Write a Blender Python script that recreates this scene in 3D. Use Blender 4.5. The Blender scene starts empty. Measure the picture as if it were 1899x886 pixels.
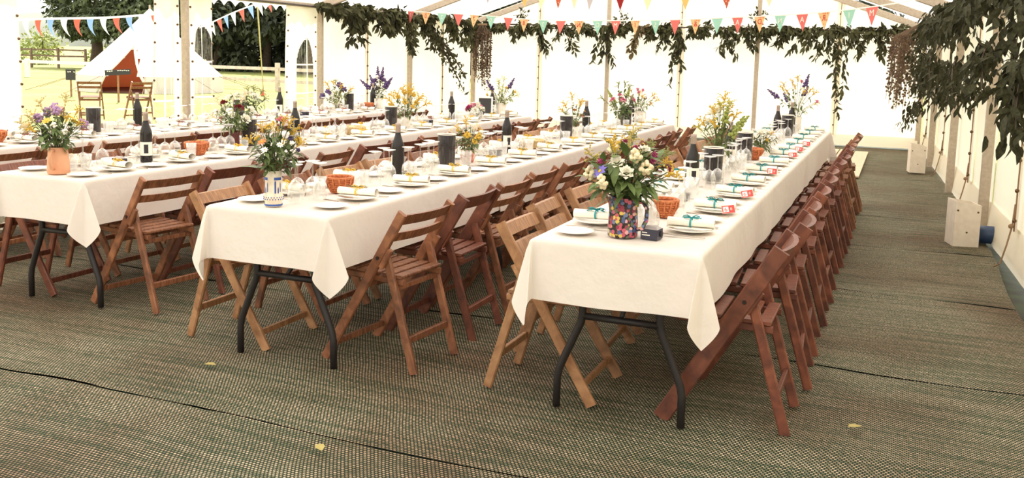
import bpy, math, random
from math import sin, cos, pi, radians, atan2, hypot, exp, floor
from mathutils import Vector, Matrix, noise
random.seed(11)
R = random.random
U = random.uniform
sc = bpy.context.scene
COL = sc.collection

# ------------------------------------------------------------------ camera, world, sun, exposure
cam_d = bpy.data.cameras.new('camera'); cam = bpy.data.objects.new('camera', cam_d); COL.objects.link(cam)
F_PX, CY, ROLL, PITCH, YAW, CAM_H = 1735.887, 316.6079, .0256, .1253, -.3901, 1.4955
fw = Vector((sin(YAW)*cos(PITCH), cos(YAW)*cos(PITCH), -sin(PITCH)))
rt0 = Vector((cos(YAW), -sin(YAW), 0)); up0 = rt0.cross(fw)
rt = cos(ROLL)*rt0 + sin(ROLL)*up0; up = -sin(ROLL)*rt0 + cos(ROLL)*up0
cam.matrix_world = Matrix(((rt.x, up.x, -fw.x, 0), (rt.y, up.y, -fw.y, 0), (rt.z, up.z, -fw.z, CAM_H), (0, 0, 0, 1)))
cam_d.sensor_width = 36; cam_d.lens = F_PX/1899*36; cam_d.shift_y = -(443-CY)/1899
cam_d.clip_start = .05; cam_d.clip_end = 2000
sc.camera = cam

world = bpy.data.worlds.new('world'); sc.world = world; world.use_nodes = True
bg = world.node_tree.nodes['Background']; bg.inputs[0].default_value = (1, .985, .965, 1); bg.inputs[1].default_value = 1.2
sun_d = bpy.data.lights.new('sun', 'SUN'); sun = bpy.data.objects.new('sun', sun_d); COL.objects.link(sun)
sun_d.energy = 5.0; sun_d.angle = radians(.6); sun_d.color = (1, .965, .91)
sun.rotation_euler = Vector((-.55, .62, .95)).to_track_quat('Z', 'Y').to_euler()
sc.view_settings.view_transform = 'Standard'; sc.view_settings.look = 'None'
sc.view_settings.gamma = 1; sc.view_settings.use_curve_mapping = False
sc.view_settings.exposure = .82
try:
    sc.cycles.transparent_max_bounces = 40; sc.cycles.max_bounces = 9; sc.cycles.diffuse_bounces = 5
except Exception: pass

# ------------------------------------------------------------------ helpers
def srgb(r, g, b):
    f = lambda c: c/12.92 if c <= .04045 else ((c+.055)/1.055)**2.4
    return (f(r/255), f(g/255), f(b/255), 1)
MATS = {}
def mat(name, col, rough=.6, metal=0, spec=.5, var=0, nscale=0, ncol=None, bump=0, bscale=40, coat=0):
    if name in MATS: return MATS[name]
    m = bpy.data.materials.new(name); m.use_nodes = True; nt = m.node_tree; b = nt.nodes['Principled BSDF']
    c = srgb(*col); b.inputs['Base Color'].default_value = c
    b.inputs['Roughness'].default_value = rough; b.inputs['Metallic'].default_value = metal
    b.inputs['Specular IOR Level'].default_value = spec
    if coat: b.inputs['Coat Weight'].default_value = coat
    src = None
    if nscale or var or bump:
        tc = nt.nodes.new('ShaderNodeTexCoord')
    if nscale:
        n = nt.nodes.new('ShaderNodeTexNoise'); n.inputs['Scale'].default_value = nscale; n.inputs['Detail'].default_value = 4
        nt.links.new(tc.outputs['Object'], n.inputs['Vector'])
        r = nt.nodes.new('ShaderNodeValToRGB'); r.color_ramp.elements[0].color = c; r.color_ramp.elements[1].color = srgb(*ncol)
        r.color_ramp.elements[0].position = .35; r.color_ramp.elements[1].position = .65
        nt.links.new(n.outputs['Fac'], r.inputs[0]); src = r.outputs[0]
    if var:
        oi = nt.nodes.new('ShaderNodeObjectInfo'); h = nt.nodes.new('ShaderNodeHueSaturation')
        mr = nt.nodes.new('ShaderNodeMapRange'); mr.inputs[3].default_value = 1-var; mr.inputs[4].default_value = 1+var
        nt.links.new(oi.outputs['Random'], mr.inputs[0]); nt.links.new(mr.outputs[0], h.inputs['Value'])
        if src: nt.links.new(src, h.inputs['Color'])
        else: h.inputs['Color'].default_value = c
        src = h.outputs[0]
    if src: nt.links.new(src, b.inputs['Base Color'])
    if bump:
        n2 = nt.nodes.new('ShaderNodeTexNoise'); n2.inputs['Scale'].default_value = bscale; n2.inputs['Detail'].default_value = 3
        nt.links.new(tc.outputs['Object'], n2.inputs['Vector'])
        bp = nt.nodes.new('ShaderNodeBump'); bp.inputs['Strength'].default_value = bump; bp.inputs['Distance'].default_value = .01
        nt.links.new(n2.outputs['Fac'], bp.inputs['Height']); nt.links.new(bp.outputs[0], b.inputs['Normal'])
    MATS[name] = m; return m
def fabric(name, col, trans, tcol=None, bump=.15, bscale=6):
    """thin sheet that scatters light on both sides and lets daylight through"""
    if name in MATS: return MATS[name]
    m = bpy.data.materials.new(name); m.use_nodes = True; nt = m.node_tree; nt.nodes.remove(nt.nodes['Principled BSDF'])
    out = nt.nodes['Material Output']; d = nt.nodes.new('ShaderNodeBsdfDiffuse'); t = nt.nodes.new('ShaderNodeBsdfTranslucent')
    d.inputs[0].default_value = srgb(*col); t.inputs[0].default_value = srgb(*(tcol or col))
    mx = nt.nodes.new('ShaderNodeMixShader'); mx.inputs[0].default_value = trans
    nt.links.new(d.outputs[0], mx.inputs[1]); nt.links.new(t.outputs[0], mx.inputs[2]); nt.links.new(mx.outputs[0], out.inputs[0])
    if bump:
        tc = nt.nodes.new('ShaderNodeTexCoord'); n2 = nt.nodes.new('ShaderNodeTexNoise'); n2.inputs['Scale'].default_value = bscale; n2.inputs['Detail'].default_value = 5
        nt.links.new(tc.outputs['Object'], n2.inputs['Vector'])
        bp = nt.nodes.new('ShaderNodeBump'); bp.inputs['Strength'].default_value = bump; bp.inputs['Distance'].default_value = .02
        nt.links.new(n2.outputs['Fac'], bp.inputs['Height']); nt.links.new(bp.outputs[0], d.inputs['Normal'])
    MATS[name] = m; return m
def clear(name, tint, edge, gloss=.08, painted_glare=0):
    """thin clear sheet or vessel wall: mostly see-through, brighter reflection at grazing angles"""
    if name in MATS: return MATS[name]
    m = bpy.data.materials.new(name); m.use_nodes = True; nt = m.node_tree; nt.nodes.remove(nt.nodes['Principled BSDF'])
    out = nt.nodes['Material Output']; tr = nt.nodes.new('ShaderNodeBsdfTransparent'); tr.inputs[0].default_value = (*tint, 1)
    g = nt.nodes.new('ShaderNodeBsdfGlossy'); g.inputs['Roughness'].default_value = .03; g.inputs[0].default_value = (1, 1, 1, 1)
    lw = nt.nodes.new('ShaderNodeLayerWeight'); lw.inputs[0].default_value = .35
    mr = nt.nodes.new('ShaderNodeMapRange'); mr.inputs[3].default_value = gloss; mr.inputs[4].default_value = edge
    mx = nt.nodes.new('ShaderNodeMixShader')
    nt.links.new(lw.outputs['Facing'], mr.inputs[0]); nt.links.new(mr.outputs[0], mx.inputs[0])
    nt.links.new(tr.outputs[0], mx.inputs[1]); nt.links.new(g.outputs[0], mx.inputs[2]); last = mx
    if painted_glare:  # diffuse white mixed into clear glass, standing in for bright reflection and refraction
        df = nt.nodes.new('ShaderNodeBsdfDiffuse'); df.inputs[0].default_value = (.9,.89,.87,1); m3 = nt.nodes.new('ShaderNodeMixShader'); m3.inputs[0].default_value = painted_glare
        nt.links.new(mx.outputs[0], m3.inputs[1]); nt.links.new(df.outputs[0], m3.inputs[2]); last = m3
    nt.links.new(last.outputs[0], out.inputs[0])
    MATS[name] = m; return m

class MB:
    def __init__(s): s.v = []; s.f = []; s.m = []; s.mi = 0
    def add(s, vs, fs):
        o = len(s.v); s.v += [tuple(v) for v in vs]
        for f in fs: s.f.append(tuple(i+o for i in f)); s.m.append(s.mi)
        return s
    def box(s, x0, x1, y0, y1, z0, z1):
        return s.add([(x0,y0,z0),(x1,y0,z0),(x1,y1,z0),(x0,y1,z0),(x0,y0,z1),(x1,y0,z1),(x1,y1,z1),(x0,y1,z1)],
              [(0,3,2,1),(4,5,6,7),(0,1,5,4),(1,2,6,5),(2,3,7,6),(3,0,4,7)])
    def bar(s, p, q, w, t, side=(1,0,0), ch=.0):
        """rectangular bar p->q; w along side, t across; ch chamfers the section"""
        p = Vector(p); q = Vector(q); d = (q-p).normalized(); a = Vector(side); a = (a-d*a.dot(d)).normalized(); b = d.cross(a)
        if ch:
            sec = [(w/2,t/2-ch),(w/2-ch,t/2),(-w/2+ch,t/2),(-w/2,t/2-ch),(-w/2,-t/2+ch),(-w/2+ch,-t/2),(w/2-ch,-t/2),(w/2,-t/2+ch)]
        else: sec = [(w/2,t/2),(-w/2,t/2),(-w/2,-t/2),(w/2,-t/2)]
        n = len(sec)
        vs = [p+a*x+b*y for x,y in sec]+[q+a*x+b*y for x,y in sec]
        fs = [(i,(i+1)%n,(i+1)%n+n,i+n) for i in range(n)]+[tuple(range(n-1,-1,-1)), tuple(range(n,2*n))]
        return s.add(vs, fs)
    def tube(s, pts, r, n=8, cap=True):
        pts = [Vector(p) for p in pts]; rs = r if isinstance(r, (list,tuple)) else [r]*len(pts); rings = []
        ref = None
        for i,p in enumerate(pts):
            d = (pts[min(i+1,len(pts)-1)]-pts[max(i-1,0)]).normalized()
            if ref is None: ref = Vector((0,0,1)) if abs(d.z) < .9 else Vector((1,0,0))
            a = (ref-d*ref.dot(d))
            a = a.normalized() if a.length > 1e-5 else d.orthogonal().normalized()
            ref = a; b = d.cross(a)
            rings.append([p+(a*cos(2*pi*k/n)+b*sin(2*pi*k/n))*rs[i] for k in range(n)])
        vs = [v for r_ in rings for v in r_]; fs = []
        for i in range(len(pts)-1):
            for k in range(n): fs.append((i*n+k,i*n+(k+1)%n,(i+1)*n+(k+1)%n,(i+1)*n+k))
        if cap: fs += [tuple(range(n-1,-1,-1)), tuple(range((len(pts)-1)*n,len(pts)*n))]
        return s.add(vs, fs)
    def lathe(s, prof, n=20, c=(0,0,0), cap0=True, cap1=True):
        vs = []; fs = []
        for r,z in prof: vs += [(c[0]+r*cos(2*pi*k/n), c[1]+r*sin(2*pi*k/n), c[2]+z) for k in range(n)]
        for i in range(len(prof)-1):
            for k in range(n): fs.append((i*n+k,i*n+(k+1)%n,(i+1)*n+(k+1)%n,(i+1)*n+k))
        if cap0: fs.append(tuple(range(n-1,-1,-1)))
        if cap1: fs.append(tuple(range((len(prof)-1)*n,len(prof)*n)))
        return s.add(vs, fs)
    def ball(s, c, r, n=6, sq=1):
        pr = [(r*sin(pi*i/n)+1e-4, -r*sq*cos(pi*i/n)) for i in range(n+1)]
        return s.lathe(pr, max(6,n+2), c)
    def leaf(s, p, d, nrm, L, w, fold=.15, droop=.25, big=False):
        """leaf from p along d; nrm roughly its upper side"""
        d = d.normalized(); sd = d.cross(nrm)
        sd = sd.normalized() if sd.length > 1e-4 else d.orthogonal().normalized()
        n = sd.cross(d)
        def P(t, x): return p+d*(L*t)+sd*(x*w)+n*(-droop*L*t*t+abs(x)*fold*w)
        if not big:
            return s.add([P(0,0),P(.45,.5),P(.5,0),P(.45,-.5),P(1,0)], [(0,1,2),(0,2,3),(2,1,4),(2,4,3)])
        return s.add([P(0,0),P(.25,.4),P(.28,0),P(.25,-.4),P(.6,.46),P(.62,0),P(.6,-.46),P(.85,.22),P(.86,0),P(.85,-.22),P(1,0)],
            [(0,1,2),(0,2,3),(1,4,5,2),(2,5,6,3),(4,7,8,5),(5,8,9,6),(7,10,8),(8,10,9)])
    def mesh(s, name, mats, smooth=False):
        me = bpy.data.meshes.new(name); me.from_pydata(s.v, [], s.f)
        for m in (mats if isinstance(mats,(list,tuple)) else [mats]): me.materials.append(m)
        if any(s.m): me.polygons.foreach_set('material_index', s.m)
        if smooth: me.polygons.foreach_set('use_smooth', [True]*len(s.f))
        me.update(); return me
    def build(s, name, mats, parent=None, smooth=False, loc=None):
        return put(name, s.mesh(name, mats, smooth), parent, loc)
def put(name, me, parent=None, loc=None, rz=0):
    o = bpy.data.objects.new(name, me); COL.objects.link(o)
    if parent: o.parent = parent
    if loc is not None: o.location = loc
    if rz: o.rotation_euler[2] = rz
    return o
def empty(name, loc=(0,0,0), rz=0):
    o = bpy.data.objects.new(name, None); COL.objects.link(o); o.location = loc; o.rotation_euler = (0,0,rz); o.empty_display_size = .1
    return o
def tag(o, label, cat, group=None):
    o['label'] = label; o['category'] = cat
    if group: o['group'] = group
    return o
def struct(o): o['kind'] = 'structure'; return o
def stuff(o): o['kind'] = 'stuff'; return o
ORD = ['first','second','third','fourth','fifth','sixth','seventh','eighth','ninth','tenth','eleventh','twelfth','thirteenth','fourteenth']
def rnd_dir(): 
    v = Vector((random.gauss(0,1),random.gauss(0,1),random.gauss(0,1))); return v.normalized()

# ------------------------------------------------------------------ materials
M_ROOF = fabric('marquee_roof_pvc', (250,246,241), .5, (252,248,243))
M_WALL = fabric('marquee_wall_pvc', (250,243,231), .36, (254,246,230))
M_SKIRT = fabric('wall_skirt_pvc', (244,236,218), .25)
M_CLOTH = fabric('cotton_tablecloth', (247,238,229), .12, bump=.25, bscale=14)
M_NAP = mat('napkin_cotton', (250,244,232), .9, bump=.2, bscale=60)
M_ALU = mat('aluminium_pole', (196,180,160), .5, .15, nscale=30, ncol=(180,164,144))
M_ROPE = mat('rope_lacing', (150,120,90), .9)
M_EYE = mat('brass_eyelet', (110,85,60), .4, .7)
M_PVC = clear('clear_pvc_window', (.93,.93,.92), .45, .1)
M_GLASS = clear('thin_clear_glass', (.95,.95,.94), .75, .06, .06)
M_ACRYL = clear('clear_acrylic', (.96,.955,.94), .16, .015)
M_STEEL = mat('cutlery_steel', (190,180,170), .25, .9)
M_CHINA = mat('white_china', (252,248,240), .2, spec=.6)
M_BLACKLEG = mat('black_painted_steel', (36,31,31), .5)
M_TOP = mat('plywood_table_top', (150,110,80), .6, nscale=8, ncol=(120,84,60))
M_BOT = mat('dark_wine_glass_bottle', (34,29,28), .2, spec=.4)
M_CAPS = mat('bottle_capsule', (168,150,138), .35, .3)
M_LABEL = mat('paper_label', (240,232,220), .7)
M_INK = mat('black_ink', (45,40,42), .7)
M_BARK = mat('bark', (96,78,64), .9, nscale=20, ncol=(66,52,44), bump=.5)
M_STEM = mat('green_stem', (92,100,58), .7)

def wood(name, c1, c2, c3, var):
    m = bpy.data.materials.new(name); m.use_nodes = True; nt = m.node_tree; b = nt.nodes['Principled BSDF']
    tc = nt.nodes.new('ShaderNodeTexCoord'); mp = nt.nodes.new('ShaderNodeMapping'); mp.inputs['Scale'].default_value = (40,6,6)
    oi = nt.nodes.new('ShaderNodeObjectInfo'); add = nt.nodes.new('ShaderNodeVectorMath'); add.operation = 'ADD'
    sc_ = nt.nodes.new('ShaderNodeVectorMath'); sc_.operation = 'SCALE'; sc_.inputs[3].default_value = 13
    cx = nt.nodes.new('ShaderNodeCombineXYZ')
    for i in range(3): nt.links.new(oi.outputs['Random'], cx.inputs[i])
    nt.links.new(cx.outputs[0], sc_.inputs[0]); nt.links.new(tc.outputs['Object'], add.inputs[0]); nt.links.new(sc_.outputs[0], add.inputs[1])
    nt.links.new(add.outputs[0], mp.inputs[0])
    n = nt.nodes.new('ShaderNodeTexNoise'); n.inputs['Scale'].default_value = 2.2; n.inputs['Detail'].default_value = 6; n.inputs['Distortion'].default_value = .6
    nt.links.new(mp.outputs[0], n.inputs['Vector'])
    r = nt.nodes.new('ShaderNodeValToRGB'); e = r.color_ramp.elements
    e[0].position = .3; e[0].color = srgb(*c1); e[1].position = .72; e[1].color = srgb(*c3); k = e.new(.5); k.color = srgb(*c2)
    nt.links.new(n.outputs['Fac'], r.inputs[0])
    h = nt.nodes.new('ShaderNodeHueSaturation'); mr = nt.nodes.new('ShaderNodeMapRange'); mr.inputs[3].default_value = 1-var; mr.inputs[4].default_value = 1+var
    nt.links.new(oi.outputs['Random'], mr.inputs[0]); nt.links.new(mr.outputs[0], h.inputs['Value']); nt.links.new(r.outputs[0], h.inputs['Color'])
    nt.links.new(h.outputs[0], b.inputs['Base Color']); b.inputs['Roughness'].default_value = .5
    bp = nt.nodes.new('ShaderNodeBump'); bp.inputs['Strength'].default_value = .12; bp.inputs['Distance'].default_value = .004
    nt.links.new(n.outputs['Fac'], bp.inputs['Height']); nt.links.new(bp.outputs[0], b.inputs['Normal'])
    return m
W_DARK = wood('red_brown_wood', (84,46,35), (112,62,44), (140,82,58), .18)
W_MID = wood('mid_brown_wood', (98,60,41), (130,82,55), (164,110,75), .2)
W_LIGHT = wood('pale_beech_wood', (128,90,60), (156,112,76), (182,138,98), .15)
W_BOARD = wood('pale_floor_board', (206,180,150), (222,198,170), (234,214,190), .05)

def mat_weave():
    m = bpy.data.materials.new('woven_matting'); m.use_nodes = True; nt = m.node_tree; b = nt.nodes['Principled BSDF']; L = nt.links.new
    tc = nt.nodes.new('ShaderNodeTexCoord')
    wn = nt.nodes.new('ShaderNodeTexNoise'); wn.inputs['Scale'].default_value = 1.1; wn.inputs['Detail'].default_value = 2
    L(tc.outputs['Object'], wn.inputs['Vector'])
    sub = nt.nodes.new('ShaderNodeVectorMath'); sub.operation = 'MULTIPLY_ADD'; sub.inputs[1].default_value = (.05,.11,0)
    L(wn.outputs['Color'], sub.inputs[0]); L(tc.outputs['Object'], sub.inputs[2])
    def brick(c1, c2, mo, w, hgt, ms, bias):
        k = nt.nodes.new('ShaderNodeTexBrick'); k.inputs['Color1'].default_value = srgb(*c1); k.inputs['Color2'].default_value = srgb(*c2)
        k.inputs['Mortar'].default_value = srgb(*mo); k.inputs['Scale'].default_value = 1; k.inputs['Mortar Size'].default_value = ms
        k.inputs['Mortar Smooth'].default_value = .5; k.inputs['Brick Width'].default_value = w; k.inputs['Row Height'].default_value = hgt; k.inputs['Bias'].default_value = bias
        L(sub.outputs[0], k.inputs['Vector']); return k
    bA = brick((222,200,172), (172,154,126), (36,54,38), .0158, .0132, .0040, -.1)
    bB = brick((176,162,130), (116,126,94), (32,48,36), .0158, .0132, .0040, 0)
    st = nt.nodes.new('ShaderNodeTexNoise'); st.inputs['Scale'].default_value = 1; st.inputs['Detail'].default_value = 2
    mp = nt.nodes.new('ShaderNodeMapping'); mp.inputs['Scale'].default_value = (1.2, 36, 1); L(sub.outputs[0], mp.inputs[0]); L(mp.outputs[0], st.inputs['Vector'])
    rp = nt.nodes.new('ShaderNodeValToRGB'); rp.color_ramp.elements[0].position = .42; rp.color_ramp.elements[1].position = .62; L(st.outputs['Fac'], rp.inputs[0])
    mx = nt.nodes.new('ShaderNodeMix'); mx.data_type = 'RGBA'; L(rp.outputs[0], mx.inputs[0]); L(bA.outputs[0], mx.inputs[6]); L(bB.outputs[0], mx.inputs[7])
    # worn, muddy patches
    pn = nt.nodes.new('ShaderNodeTexNoise'); pn.inputs['Scale'].default_value = .9; pn.inputs['Detail'].default_value = 5; L(tc.outputs['Object'], pn.inputs['Vector'])
    pr = nt.nodes.new('ShaderNodeValToRGB'); pr.color_ramp.elements[0].position = .42; pr.color_ramp.elements[1].position = .7
    pr.color_ramp.elements[0].color = (1,1,1,1); pr.color_ramp.elements[1].color = srgb(200,166,148); L(pn.outputs['Fac'], pr.inputs[0])
    m2 = nt.nodes.new('ShaderNodeMix'); m2.data_type = 'RGBA'; m2.blend_type = 'MULTIPLY'; m2.inputs[0].default_value = .9
    L(mx.outputs[2], m2.inputs[6]); L(pr.outputs[0], m2.inputs[7]); L(m2.outputs[2], b.inputs['Base Color'])
    b.inputs['Roughness'].default_value = .75; b.inputs['Specular IOR Level'].default_value = .25
    iv = nt.nodes.new('ShaderNodeMath'); iv.operation = 'SUBTRACT'; iv.inputs[0].default_value = 1; L(bA.outputs['Fac'], iv.inputs[1])
    bp = nt.nodes.new('ShaderNodeBump'); bp.inputs['Strength'].default_value = .8; bp.inputs['Distance'].default_value = .004
    L(iv.outputs[0], bp.inputs['Height']); L(bp.outputs[0], b.inputs['Normal'])
    return m
M_MAT = mat_weave()

# ------------------------------------------------------------------ marquee geometry frame
TH = .0459; BR = Vector((.333,17.901)); GW = 8.4564; BAY = 2.9484; EZ = 2.09; RIDGE = 3.56
AW = Vector((-sin(TH), cos(TH)))          # along the side walls, away from the camera
LF = Vector((-cos(TH), -sin(TH)))         # along the gable, to the left
NB = 7                                    # bays
def mq(s, t, z=0):                        # s: from right wall leftwards, t: from far gable towards the camera
    p = BR+LF*s-AW*t; return Vector((p.x, p.y, z))

# ------------------------------------------------------------------ floor: dark sheet and woven mat strips
fl = MB(); c = [mq(-.3,-.3,-.03), mq(GW+.3,-.3,-.03), mq(GW+.3,NB*BAY,-.03), mq(-.3,NB*BAY,-.03)]
fl.add(c, [(0,1,2,3)])
floor_o = struct(fl.build('floor', mat('dark_ground_sheet', (52,52,44), .8, nscale=6, ncol=(64,74,52))))
seams = [-2.4,-.6,1.25,2.97,4.74,6.43,8.12,9.75,11.4,13.0,14.7,16.2,17.4]
def right_edge(y): return .97-.028*y+.03*sin(y*1.7)
def ruck(x, y):
    n = noise.noise(Vector((x*.55,y*1.5,0)))*.026+noise.noise(Vector((x*1.1,y*4.5,3)))*.014
    return max(-.004, n-.004)
for k in range(len(seams)-1):
    y0, y1 = seams[k], seams[k+1]; m = MB(); vs = []; fs = []
    nx, ny = 110, 15
    for j in range(ny+1):
        for i in range(nx+1):
            v = j/ny; yb = y0+(y1-y0)*v
            xr = right_edge(yb); xl = -7.72+(17.5-yb)*.0459-.15
            x = xl+(xr-xl)*i/nx
            w0 = noise.noise(Vector((x*.9,y0,5)))*.05; w1 = noise.noise(Vector((x*.9,y1,5)))*.05
            g0 = .007+max(0,noise.noise(Vector((x*1.6,y0*3,9))))*.045; g1 = .002
            a = y0+w0+g0; b = y1+w1-g1; y = a+(b-a)*v
            e = min(v,1-v); lift = max(0,1-e*9)*max(0,noise.noise(Vector((x*1.3,(y0 if v<.5 else y1)*2.1,1))))*.03
            vs.append((x, y, ruck(x,y)*min(1,e*8+.25)+lift*.7-.006))
    for j in range(ny):
        for i in range(nx): o = j*(nx+1)+i; fs.append((o,o+1,o+nx+2,o+nx+1))
    m.add(vs, fs); m.build('mat_strip', M_MAT, floor_o, True)
# loose pale boards laid at the end of the flowery jug table
brd = empty('floor_boards', (-.85,14.5,0)); tag(brd, 'pale wooden boards laid on the matting beyond the rightmost table', 'boards')
for i,(xa,xb,ya,yb) in enumerate([(-.62,-.42,12.8,16.4),(-.86,-.64,12.7,16.6),(-1.1,-.88,12.7,16.6),(-1.34,-1.12,12.7,16.6),(-1.58,-1.36,12.7,16.6)]):
    MB().box(xa+.85,xb+.85,ya-14.5,yb-14.5,.012,.032).build('board', W_BOARD, brd)

# ------------------------------------------------------------------ marquee frame
frame = struct(empty('marquee_frame'))
def pole(p, h, w=.085): MB().bar((p.x,p.y,-.02),(p.x,p.y,h),w,.06,(1,0,0),.008).build('pole', M_ALU, frame)
for k in range(NB+1):
    pole(mq(0,k*BAY), EZ); pole(mq(GW,k*BAY), EZ)
for s in (GW/3, 2*GW/3):
    zr = EZ+(RIDGE-EZ)*(1-abs(s-GW/2)/(GW/2)); pole(mq(s,.03), zr-.05, .075)
for k in range(NB+1):
    for a,b in ((0,GW/2),(GW,GW/2)):
        MB().bar(mq(a,k*BAY,EZ),mq(b,k*BAY,RIDGE),.06,.11,(AW.x,AW.y,0),.008).build('rafter', M_ALU, frame)
for s,z in ((0,EZ),(GW,EZ),(GW/2,RIDGE-.08),(GW/4,(EZ+RIDGE)/2-.07),(3*GW/4,(EZ+RIDGE)/2-.07)):
    for k in range(NB):
        MB().bar(mq(s,k*BAY,z),mq(s,(k+1)*BAY,z),.06,.06,(0,0,1),.006).build('purlin', M_ALU, frame)
MB().tube([mq(.05,.1,2.035),mq(GW-.05,.1,2.06)],.014,8).build('garland_rail', mat('dark_rail',(78,66,56),.5), frame)
MB().tube([mq(GW-.1,.1,2.06),mq(GW-.1,3.05*BAY,2.08)],.014,8).build('garland_rail', MATS['dark_rail'], frame)
MB().tube([mq(.08,.1,2.03),mq(.08,5*BAY,2.05)],.014,8).build('garland_rail', MATS['dark_rail'], frame)

# ------------------------------------------------------------------ roof
roof = struct(empty('ceiling'))
def sheet(fn, nu, nv, name, m, parent, smooth=True):
    b = MB(); b.add([fn(i/nu,j/nv) for j in range(nv+1) for i in range(nu+1)],
        [(j*(nu+1)+i,j*(nu+1)+i+1,(j+1)*(nu+1)+i+1,(j+1)*(nu+1)+i) for j in range(nv) for i in range(nu)])
    return b.build(name, m, parent, smooth)
for k in range(NB):
    for a in (-.06, GW+.06):
        def fn(u, v, a=a, k=k):
            s = a+(GW/2-a)*u; z = EZ+.09+(RIDGE+.08-EZ-.09)*u-.05*sin(pi*u)*sin(pi*v)
            return mq(s,(k+v)*BAY,z)
        sheet(fn, 8, 8, 'roof_panel', M_ROOF, roof)
# scalloped valance outside the left eave
def scallop(t): return .15-.045*abs(sin(pi*t/.22))
for k in range(NB):
    b = MB(); n = 80; vs = []; fs = []
    for i in range(n+1):
        t = (k+i/n)*BAY
        vs += [mq(GW+.1,t,EZ+.12), mq(GW+.14,t,EZ+.09), mq(GW+.14+.01*sin(t*9),t,EZ+.13-scallop(t)*1.55)]
    for i in range(n): fs += [(3*i,3*i+3,3*i+4,3*i+1),(3*i+1,3*i+4,3*i+5,3*i+2)]
    b.add(vs,fs).build('valance', M_ROOF, roof, True)

# ------------------------------------------------------------------ walls
def wall_panel(parent, s0, s1, fnpos, z0, z1, bulge=.03, seed=0, m=M_WALL):
    def fn(u, v):
        s = s0+(s1-s0)*u; z = z0+(z1(s)-z0)*v
        o = bulge*sin(pi*u)*sin(pi*v)+.012*noise.noise(Vector((s*3,z*.8,seed)))
        return fnpos(s, o, z)
    return sheet(fn, 20, 20, 'wall_panel', m, parent)
def lace(parent, fnpos, s, z0, z1, step=.22):
    b = MB(); b.tube([fnpos(s,-.045,z0),fnpos(s+.01,-.045,(z0+z1)/2),fnpos(s,-.045,z1)],.006,5); b.build('lacing_rope', M_ROPE, parent)
    z = z0+.08
    while z < z1-.02:
        b = MB(); b.ball(fnpos(s+.012,-.05,z),.016,5); b.build('eyelet', M_EYE, parent, True); z += step
    # overlap flap of the neighbouring panel
    def fn(u, v): return fnpos(s-.06+.12*u, -.035+.004*sin(9*v), z0+(z1-z0)*v)
    sheet(fn, 3, 10, 'panel_flap', M_WALL, parent)
wb = struct(empty('wall_back'))
gz = lambda s: EZ+.05+(RIDGE-EZ)*(1-abs(s-GW/2)/(GW/2))
fb = lambda s, o, z: mq(s, -.06-o, z)
for i in range(6):
    s0, s1 = GW*i/6, GW*(i+1)/6
    wall_panel(wb, s0, s1, fb, .0, gz if i not in (2,3) else gz, .03, i)
    if i in (0,2,4): lace(wb, fb, s1, .05, gz(s1)-.1)
def fsk(u, v): return mq(GW*u, -.03+.42*v*(1+.3*noise.noise(Vector((u*9,0,2)))), .16*(1-v)**2+.025+.01*noise.noise(Vector((u*20,v*2,1))))
sheet(fsk, 90, 8, 'skirt', M_SKIRT, wb)
wr = struct(empty('wall_right'))
fr = lambda t, o, z: mq(-.07-o, t, z)
for k in range(NB*2):
    wall_panel(wr, k*BAY/2, (k+1)*BAY/2, fr, .06, lambda s: EZ+.06, .05, 20+k)
    if k%2 == 0: lace(wr, fr, (k+1)*BAY/2, .3, EZ)
for k in range(NB):
    def fsk2(u, v, k=k): return mq(-.06+.03*v, (k+u)*BAY, .3*(1-v)+.008+.012*noise.noise(Vector((u*7,v*2,k))))
    sheet(fsk2, 20, 6, 'skirt', M_SKIRT, wr)
    t = (k+.5)*BAY
    MB().tube([mq(-.02,t,.5),mq(-.01,t+.01,.34),mq(.02,t+.04,.2),mq(.05,t+.03,.06),mq(.08,t-.04,.02)],.006,6).build('tie_rope', M_ROPE, wr)
    MB().ball(mq(.0,t+.02,.34),.018,6).build('rope_knot', M_ROPE, wr, True)
wl = struct(empty('wall_left'))
fl_ = lambda t, o, z: mq(GW+.07+o, t, z)
for k in range(4):
    wall_panel(wl, k*BAY/2, (k+1)*BAY/2, fl_, .0, lambda s: EZ+.06, .04, 40+k)
    if k%2 == 0: lace(wl, fl_, (k+1)*BAY/2, .05, EZ)
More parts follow.
